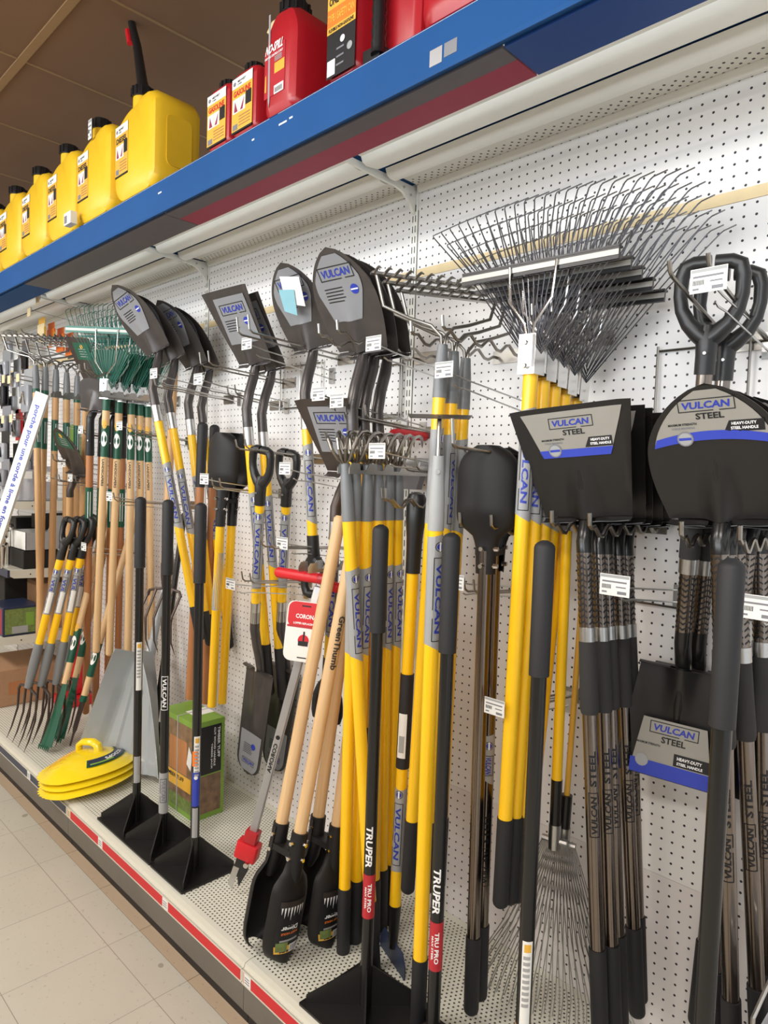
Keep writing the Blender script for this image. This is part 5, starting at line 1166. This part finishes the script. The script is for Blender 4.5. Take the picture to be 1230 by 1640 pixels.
for x, lab in ((0.62, 'red plastic can with white level strip, cropped by the top edge'), (0.91, 'red plastic can furthest right on the canopy')):
    t = thing('fuel_can', lab, 'fuel can', (x, -0.42, ZC));  part(t, 'can_body', lambda b: soft(b, rpoly([(-0.13, 0), (0.13, 0), (0.13, 0.30), (0.06, 0.33), (-0.13, 0.30)], 0.03), -0.125, 0.125, 0.03, 'red_plastic')); part(t, 'level_strip', lambda b: b.prism([(-0.03, 0.25), (-0.02, 0.25), (-0.012, 0.05), (-0.018, 0.03)], -0.127, -0.125, 'paper', ax='y'), smooth=False); cap_part(t, 0, -0.03, 0.32, 0.04, 0.04)

# ------------------------------------------------------------------ hooks, racks and price tickets
def hk(lab, x, z, tp=None, **k): return hook(lab, x, z, tagpos=tp, **k)
hk('double hook holding the D handled shovels, large price ticket', 0.995, 1.815, (1.034, -.36, 1.862), spread=0.068, reach=0.35, tip=0.025, rise=0.07, r=0.0042, tw=0.062)
hk('zigzag double hook under the black tined lawn rakes', 0.645, 1.862, spread=0.05, kind='zigzag', zig=6, reach=0.27, r=0.0034)
hk('zigzag double hook carrying the bow rakes', 0.385, 1.845, (0.436, -.35, 1.758), spread=0.10, kind='zigzag', zig=4, reach=0.36, r=0.0042)
hk('zigzag double hook under the tall middle round shovels', 0.07, 1.87, (0.225, -.38, 1.838), spread=0.075, kind='zigzag', zig=4, reach=0.40, r=0.0040)
hk('straight double hook left of the torn sticker shovel', -0.30, 1.90, spread=0.06, reach=0.42, r=0.0034, tip=0.05)
hk('straight double hook in front of the square shovel pair', -0.62, 1.84, (-0.371, -.36, 1.906), spread=0.055, reach=0.36, tip=0.045)
hk('ticket hook below the torn sticker shovel, left ticket', -0.03, 1.66, (-0.011, -.36, 1.726), spread=0.04, reach=0.30)
hk('ticket hook below the torn sticker shovel, right ticket', 0.10, 1.64, (0.067, -.36, 1.703), spread=0.04, reach=0.30)
hk('double hook holding the brown shovel at left, upper ticket', -1.03, 1.80, (-0.948, -.38, 1.855), spread=0.05, reach=0.32)
hk('double hook holding the brown shovels, second ticket', -0.70, 1.76, (-0.629, -.38, 1.811), spread=0.05, reach=0.20)
hk('ticket hook in front of the yellow digger blades', -0.63, 1.42, (-0.627, -.35, 1.471), spread=0.05, reach=0.30)
hk('double hook through the D handles of the drain spades', -0.42, 1.555, (-0.197, -.33, 1.515), spread=0.055, reach=0.34, tip=0.03)
hk('straight hook pair above the red grips with white ticket', -0.24, 1.25, (-0.201, -.33, 1.286), spread=0.05, reach=0.36, tip=0.04)
hk('ticket hook beside the yellow digger handle, low ticket', -0.49, 1.10, (-0.481, -.33, 1.122), spread=0.05, reach=0.26)
hk('ticket hook over the curled cultivator tines', 0.33, 1.50, (0.321, -.45, 1.562), spread=0.04, reach=0.34)
hk('zigzag hook in front of the cultivators, before the moulded grip', 0.30, 1.435, spread=0.012, kind='zigzag', zig=5, reach=0.40, r=0.0034)
hk('single bent hook holding the front yellow hoe', 0.56, 1.55, spread=0.0, reach=0.46, tip=0.06, r=0.0040)
hk('double hook through the black square shovels, large ticket below', 0.785, 1.405, (0.877, -.33, 1.303), spread=0.085, kind='zigzag', zig=5, reach=0.35, r=0.0045, tw=0.062)
hk('double hook through the black round shovels, ticket at right edge', 1.05, 1.40, (1.136, -.33, 1.30), spread=0.10, kind='zigzag', zig=5, reach=0.33, r=0.0045, tw=0.062)
hk('zigzag double hook under the steel tube digger blades', 0.53, 1.385, spread=0.09, kind='zigzag', zig=2, reach=0.33, r=0.0040)
hk('ticket hook low beside the steel tube digger handles', 0.61, 0.95, (0.605, -.33, 0.987), spread=0.03, reach=0.24)
hk('ticket hook left of the steel tube digger', 0.46, 1.20, (0.454, -.30, 1.251), spread=0.03, reach=0.25)
hk('ticket hook over the green banded rake handles', -1.35, 1.63, (-1.343, -.33, 1.675), spread=0.04, reach=0.26)
hk('double hook low among the pale rake handles', -1.29, 1.34, (-1.273, -.40, 1.381), spread=0.05, reach=0.36)
hk('double hook before the brown round shovel, upper small ticket', -2.03, 1.50, (-2.034, -.30, 1.511), spread=0.05, reach=0.34)
hk('ticket hook before the brown round shovel, lower small ticket', -1.95, 1.40, (-1.946, -.30, 1.442), spread=0.04, reach=0.28)
hk('ticket hook across the far wooden bow rake handles', -2.10, 1.40, (-2.092, -.35, 1.437), spread=0.04, reach=0.30)
hk('ticket hook over the green band of the rear bow rake', -1.82, 1.63, (-1.823, -.30, 1.672), spread=0.04, reach=0.28)
hk('ticket hook at the D handles of the digging forks', -1.80, 1.07, (-1.70, -.33, 1.13), spread=0.04, reach=0.30)
hk('zigzag double hook carrying the green lawn rakes', -1.56, 1.905, spread=0.06, kind='zigzag', zig=5, reach=0.40, r=0.0038)
hk('double hook for the far bow rakes', -2.30, 2.03, spread=0.06, kind='zigzag', zig=4, reach=0.36, r=0.0034)
hk('empty double hook high beside the far upright', -2.50, 2.17, spread=0.09, reach=0.36, tip=0.02)
hk('empty double hook over the orange packets', -2.72, 2.15, spread=0.09, reach=0.36, tip=0.02)
wire_frame('wire frame bracket behind the D handled shovels', 0.80, 1.20, 1.645, 1.815, 1)
wire_frame('wire frame bracket behind the square shovel pair', -0.66, -0.42, 1.745, 1.90, 1)
wire_frame('wire frame bracket behind the tall middle round shovels', -0.22, -0.02, 1.70, 1.86, 1)
wire_frame('wire frame bracket left of the slotted upright', -0.01 - 0.15, 0.0 - 0.03, 1.69, 1.90, 0)
wire_frame('low wire frame bracket behind the black square shovels', 0.76, 1.10, 1.22, 1.42, 1)
def notch_rack(lab, x, z, y0, y1, n=6, h=0.028):
    t = thing('notched_rack', lab, 'rack', (x, -0.001, z)); pts = [(y1, 0), (y1, h * 0.55)]
    for q in range(n):
        a = y1 + (y0 - y1) * q / n; d = (y0 - y1) / n
        pts += [(a + d * 0.15, h), (a + d * 0.55, h), (a + d * 0.6, h * 0.35), (a + d * 0.95, h * 0.35)]
    pts += [(y0, h), (y0, 0)]
    for s_ in (-0.022, 0.022): part(t, 'rack_arm', lambda b: b.prism(pts, s_ - 0.0012, s_ + 0.0012, 'zinc', ax='x'), smooth=False)
    part(t, 'back_plate', lambda b: b.box(-0.03, 0.03, y0 - 0.0, y0 + 0.003, -0.01, h + 0.01, 'zinc'), smooth=False)
    return t
notch_rack('notched steel rack holding the curled tine cultivators', 0.19, 1.505, -0.004, -0.44, 7)
notch_rack('notched steel rack holding the red grips and pruner pole', -0.06, 1.215, -0.004, -0.36, 6)
notch_rack('notched steel rack behind the green lawn rakes', -1.47, 1.80, -0.004, -0.36, 6)
notch_rack('notched steel rack at the far bow rakes', -2.02, 1.83, -0.004, -0.36, 6)

# ------------------------------------------------------------------ far bay: shelves with hardware stock
def shelf(lab, z, xa=-3.62, xb=-2.465, y1=-0.40):
    t = thing('steel_shelf', lab, 'shelf', ((xa + xb) / 2, -0.002, z)); w_ = (xb - xa) / 2
    part(t, 'shelf_board', lambda b: b.box(-w_, w_, y1, 0, -0.004, 0, 'cream'), smooth=False)
    part(t, 'price_channel', lambda b: b.box(-w_, w_, y1 - 0.012, y1, -0.036, 0.002, 'navy'), smooth=False)
    part(t, 'side_bracket', lambda b: (b.prism([(y1, -0.03), (y1 + 0.02, -0.042), (0, -0.06), (0, -0.004), (y1, -0.004)], w_ - 0.003, w_, 'cream', ax='x'), b.tube([(w_, y1 * 0.75, -0.025), (w_ + 0.0008, y1 * 0.75, -0.025)], 0.004, 'ink_black', 8)), smooth=False)
    return t
shelf('cream steel shelf of packed hitch balls at far left, upper', 1.30); shelf('cream steel shelf under the open carton at far left, middle', 0.93, y1=-0.41); shelf('cream steel shelf with the printed box at far left, lower', 0.575, y1=-0.47)
# open carton, hitch balls, bags
t = thing('open_carton', 'open pale cardboard carton of chrome parts on the middle far shelf', 'box', (-2.60, -0.2, 0.955)); 
part(t, 'carton', lambda b: (b.box(-0.12, 0.12, -0.13, 0.14, 0.0, 0.004, 'paper'), b.box(-0.12, 0.12, -0.13, -0.127, 0, 0.10, 'paper'), b.box(0.117, 0.12, -0.13, 0.14, 0, 0.10, 'sticker_grey'), b.box(-0.12, -0.117, -0.13, 0.14, 0, 0.10, 'paper'), b.prism([(-0.02, 0.10), (0.14, 0.10), (0.14, 0.19), (0.02, 0.19)], 0.117, 0.12, 'sticker_grey', ax='x')), smooth=False)
t.location.z = 1.03
for i, (a, z_) in enumerate([((22, 845, -.36), 0.03), ((13, 868, -.42), 0.034), ((48, 840, -.20), 0.026), ((30, 836, -.12), 0.026), ((48, 866, -.16), 0.02)]):
    p = px(a); t = thing('hitch_ball', ['chrome hitch ball behind the slanted sign edge', 'largest chrome hitch ball at the left frame edge', 'chrome hitch ball under the upper far shelf', 'dim chrome hitch ball deep under the upper far shelf', 'chrome fitting inside the open carton'][i], 'hitch ball', (p.x - 0.1, p.y, p.z - z_))
    part(t, 'ball', lambda b: b.tube([(0, 0, z_ - z_ * cos(pi * q / 10)) for q in range(11)], [max(0.001, z_ * sin(pi * q / 10)) for q in range(11)], 'chrome', 16))
    if i == 4: t.location = (-2.60, -0.12, 1.075)
    p = Vector((0, 0, t.location.z + z_)); zb_ = (1.0345 if i == 4 else 0.931) - (p.z - z_); part(t, 'shank', lambda b: b.tube([(0, 0, 0.002), (0, 0, -z_ * 0.5), (0, 0, zb_)], [z_ * 0.55, z_ * 0.5, z_ * 0.3], 'chrome', 12))
def pack(name, lab, cat, p, w_, d_, h_, k, extra=None, group=None):
    t = thing(name, lab, cat, p, group); part(t, 'pack_body', lambda b: b.rbox(-w_ / 2, w_ / 2, -d_ / 2, d_ / 2, 0, h_, k, min(w_, d_) * 0.2 if k == 'plastic_clear' else 0.005), label=None, smooth=False)
    if extra: part(t, 'print', extra, smooth=False)
    return t
for i, (x, y) in enumerate([(-2.53, -0.33), (-2.56, -0.2), (-2.66, -0.36), (-2.70, -0.2), (-2.84, -0.3)]):
    pack('parts_bag', ['clear bag of chrome parts at the shelf front edge', 'clear bag of chrome parts behind the front bag', 'clear bag of chrome parts left of the slanted sign', 'clear bag of chrome parts in the second row', 'clear bag of chrome parts at the frame edge'][i], 'bag', (x, y, 1.302), 0.11, 0.10, 0.17 + 0.02 * (i % 2), 'plastic_clear', lambda b: (b.box(-0.04, 0.04, -0.052, -0.0505, 0.10, 0.15, 'ink_grey'), b.tube([(0, -0.03, 0.05), (0.03, -0.035, 0.06)], 0.022, 'chrome', 10), b.box(0.0502, 0.056, -0.03, 0.03, 0.12, 0.16, 'paper')))
pack('printed_box', 'purple and green printed garden box on the lower far shelf', 'box', (-2.60, -0.35, 0.577), 0.26, 0.19, 0.155, 'navy', lambda b: (b.box(0.131, 0.1315, -0.085, 0.09, 0.01, 0.145, 'leaf_print'), b.box(0.1315, 0.132, 0.02, 0.06, 0.05, 0.12, 'box_green'), b.box(0.1315, 0.132, -0.05, 0.03, 0.012, 0.05, 'light_grey'), b.box(-0.12, 0.12, -0.0958, -0.0952, 0.01, 0.145, 'under_red')))
pack('carton', 'brown cardboard carton behind the purple printed box', 'box', (-2.66, -0.14, 0.577), 0.26, 0.18, 0.26, 'cardboard')
pack('carton', 'large brown carton standing on the deck at far left', 'box', (-2.72, -0.28, 0.181), 0.40, 0.36, 0.20, 'cardboard', lambda b: (b.box(0.2002, 0.201, -0.12, 0.02, 0.06, 0.13, 'wood_red'),))
pack('red_jack', 'red steel jack standing behind the digging forks', 'jack', (-2.36, -0.12, 0.181), 0.16, 0.16, 0.05, 'red', None)
tj = thing('jack_stand', 'red upright stand with chrome lever behind the fork handles', 'stand', (-2.36, -0.10, 0.235)); part(tj, 'post', lambda b: b.rbox(-0.035, 0.035, -0.03, 0.03, 0, 0.32, 'red', 0.01)); part(tj, 'lever', lambda b: b.tube([(-0.02, -0.04, 0.22), (0.06, -0.05, 0.25), (0.08, -0.05, 0.22)], 0.008, 'chrome', 8))
# slanted white sign bar
p0, p1 = at(68, 630, y=-.44), at(-14, 885, y=-.60)
t = thing('sign_bar', 'slanted white bar with blue French lettering at far left', 'sign', p1); Ls = (p0 - p1).length
part(t, 'bar', lambda b: b.box(-0.034, 0.034, -0.004, 0.012, 0, Ls, 'paper'), smooth=False)
part(t, 'lettering', lambda b: b.text('porche pour une corde à ligne en forme de T', lambda a, c: Vector((c, -0.0046, Ls - 0.06 - a)), 0, -0.016, Ls * 0.92, 0.032, 'royal_blue'), recalc=False)
aim(t, p1, p0, 35)
# hanging packets
for i in range(5):
    p = at(67 + i * 15, 522 + i * 8, x=-2.62)
    t = thing('hang_packet', ['yellow and orange hanging packet, frontmost of five', 'orange hanging packet, second of five', 'orange hanging packet, third of five', 'orange hanging packet, fourth of five', 'orange hanging packet nearest the pegboard'][i], 'packet', (p.x, p.y, p.z - 0.09), 'orange packets on a high peg')
    part(t, 'packet', lambda b: b.rbox(-0.05, 0.05, -0.008, 0.008, 0, 0.10, 'orange' if i else 'cream_strip', 0.006), smooth=False); part(t, 'hang_card', lambda b: b.box(-0.05, 0.05, -0.001, 0.001, 0.10, 0.135, 'orange' if i else 'ochre'), smooth=False); part(t, 'print', lambda b: b.box(0.0502, 0.051, -0.006, 0.006, 0.02, 0.08, 'ochre'), smooth=False)
rr = random.Random(3)
cols = ['ink_black', 'under_grey', 'plastic_clear', 'paper', 'sticker_grey', 'red', 'ink_grey', 'navy']
spots = [(8, 560, -.25, 'plastic_clear', .10, .15), (25, 575, -.2, 'plastic_clear', .09, .17), (5, 600, -.35, 'ink_black', .09, .14), (22, 620, -.3, 'paper', .08, .11), (44, 590, -.28, 'plastic_clear', .11, .2), (46, 640, -.25, 'plastic_clear', .10, .18), (8, 650, -.36, 'ink_grey', .10, .12), (28, 655, -.3, 'red', .08, .13), (38, 690, -.28, 'cardboard', .08, .1), (6, 690, -.4, 'ink_black', .09, .14), (24, 710, -.36, 'ink_black', .08, .16), (44, 720, -.30, 'under_grey', .09, .13), (6, 735, -.42, 'ink_grey', .09, .12), (14, 530, -.15, 'sticker_grey', .10, .15), (38, 545, -.12, 'under_grey', .08, .15), (110, 680, -.05, 'box_green', .09, .2), (122, 700, -.04, 'leaf_print', .07, .12)]
for i, (a, c, y, k, w_, h_) in enumerate(spots):
    p = at(a, c, y=y); w_ *= 1.45; h_ *= 1.35
    kind = {'plastic_clear': 'clear plastic', 'ink_black': 'black', 'paper': 'white', 'ink_grey': 'dark grey', 'red': 'red', 'cardboard': 'brown', 'under_grey': 'grey', 'sticker_grey': 'pale grey', 'box_green': 'lime green', 'leaf_print': 'leafy green'}[k]
    where = ['high at the frame edge', 'below the yellow rail tickets', 'left of the white packet', 'with a chrome bolt inside, left', 'just left of the first grey collar', 'left of the first green band', 'under the chain hooks', 'beside brown packs', 'above the chrome plugs', 'at the frame edge above the white hooks', 'above the shelf of bags', 'right of the hose parts', 'lowest at the frame edge', 'deepest under the rails', 'deep beside the pale pack', 'on the pegboard behind bow rakes', 'small, on the pegboard behind bow rakes'][i]
    t = thing('blister_pack', '%s hanging pack %s' % (kind, where), 'packet', (p.x, p.y, p.z - h_))
    part(t, 'back_card', lambda b: b.box(-w_ / 2, w_ / 2, 0.008, 0.010, 0, h_, k if k != 'plastic_clear' else 'sticker_grey'), smooth=False)
    part(t, 'blister', lambda b: b.rbox(-w_ * 0.36, w_ * 0.36, -0.02, 0.008, h_ * 0.1, h_ * 0.65, 'plastic_clear' if i % 2 else k, 0.012)); part(t, 'chrome_part', lambda b: b.tube([(-w_ * 0.2, -0.024, h_ * 0.3), (w_ * 0.1, -0.026, h_ * 0.5), (w_ * 0.2, -0.024, h_ * 0.25)], 0.008, 'chrome' if i % 3 else 'ink_black', 8))
for i, (a, c) in enumerate([(60, 480), (46, 500), (28, 605), (5, 607), (14, 608), (17, 670), (4, 672)]):
    p = at(a, c, y=-.44); t = thing('rail_ticket', ['yellow ticket high on the first rail', 'yellow ticket on the second rail', 'yellow ticket right of its twin mid left', 'yellow ticket at the frame edge mid left', 'yellow ticket between its twins mid left', 'yellow ticket under the red pack', 'yellow ticket at the frame edge, low'][i], 'ticket', (p.x, p.y, p.z - 0.02)); part(t, 'ticket', lambda b: b.box(-0.022, 0.022, 0, 0.002, 0, 0.04, 'cream_strip'), smooth=False); part(t, 'clip', lambda b: b.box(-0.022, 0.022, 0.002, 0.006, 0.02, 0.042, 'plastic_clear'), smooth=False); part(t, 'ticket_arm', lambda b: b.tube([(0, 0.004, 0.035), (0, -p.y - 0.002, -0.01)], 0.0018, 'zinc', 5))
for i in range(6):
    p = at(2 + i * 6, 650 - i * 12, y=-0.1 - 0.01 * i); t = thing('peg_hook', 'thin wire peg hook', 'hook', (p.x, -0.001, p.z), 'thin wire hooks at far left'); t['label'] = 'thin wire peg hook among the hanging packs at far left'; part(t, 'prong', lambda b: b.tube([(0, 0, 0), (0, -0.33, 0.004), (0, -0.35, 0.03)], 0.003, 'wire', 6))
# wire stand and bin at the right edge
t = thing('stock_bin', 'grey wire edged stock bin at the lower right corner', 'bin', (1.235, -0.25, 0.182))
part(t, 'bin_body', lambda b: (b.box(-0.06, 0.14, -0.10, 0.10, 0, 0.34, 'under_grey'), b.box(-0.055, 0.14, -0.10, 0.10, 0.34, 0.40, 'plastic_clear')), smooth=False)
part(t, 'bin_edge', lambda b: (b.tube([(-0.062, -0.10, 0.0), (-0.062, -0.10, 0.42), (-0.062, 0.10, 0.46)], 0.004, 'zinc', 6), b.tube([(-0.06, -0.10, 0.40), (0.14, -0.10, 0.40)], 0.004, 'zinc', 6)))

for (x, y, z, w_, d_, h_, lab) in [(-2.62, -0.2, 0.931, 0.27, 0.28, 0.098, 'black plastic bin under the open pale carton'), (-2.85, -0.16, 0.931, 0.16, 0.26, 0.26, 'black plastic bin left of the open carton on the middle far shelf'), (-2.60, -0.13, 1.0295 + 0.11, 0.2, 0.2, 0.08, 'black box on top of the open carton under the upper far shelf'), (-2.84, -0.2, 0.577, 0.16, 0.3, 0.27, 'black plastic bin beside the brown carton on the lower far shelf')]:
    pack('storage_bin', lab, 'bin', (x, y, z), w_, d_, h_, 'matte_black')
t = thing('wall_clamp', 'grey clamp with pointed foot on the pegboard right of the cultivators', 'clamp', at(660, 760, y=-.06)); part(t, 'clamp_body', lambda b: b.rbox(-0.05, 0.05, -0.02, 0.055, 0.0, 0.05, 'aluminium', 0.008)); part(t, 'clamp_foot', lambda b: b.prism([(-0.045, 0.0), (0.045, 0.0), (0.03, -0.045), (-0.03, -0.045)], -0.012, 0.012, 'ink_grey', ax='y'))
t = thing('rubber_grip', 'red rubber tip showing over the cultivator tines', 'grip', at(628, 694, y=-.15)); part(t, 'grip', lambda b: b.tube([(0, 0, 0), (0, 0.02, 0.0), (0.0, 0.145, 0.0)], [0.012, 0.016, 0.014], 'red', 12))
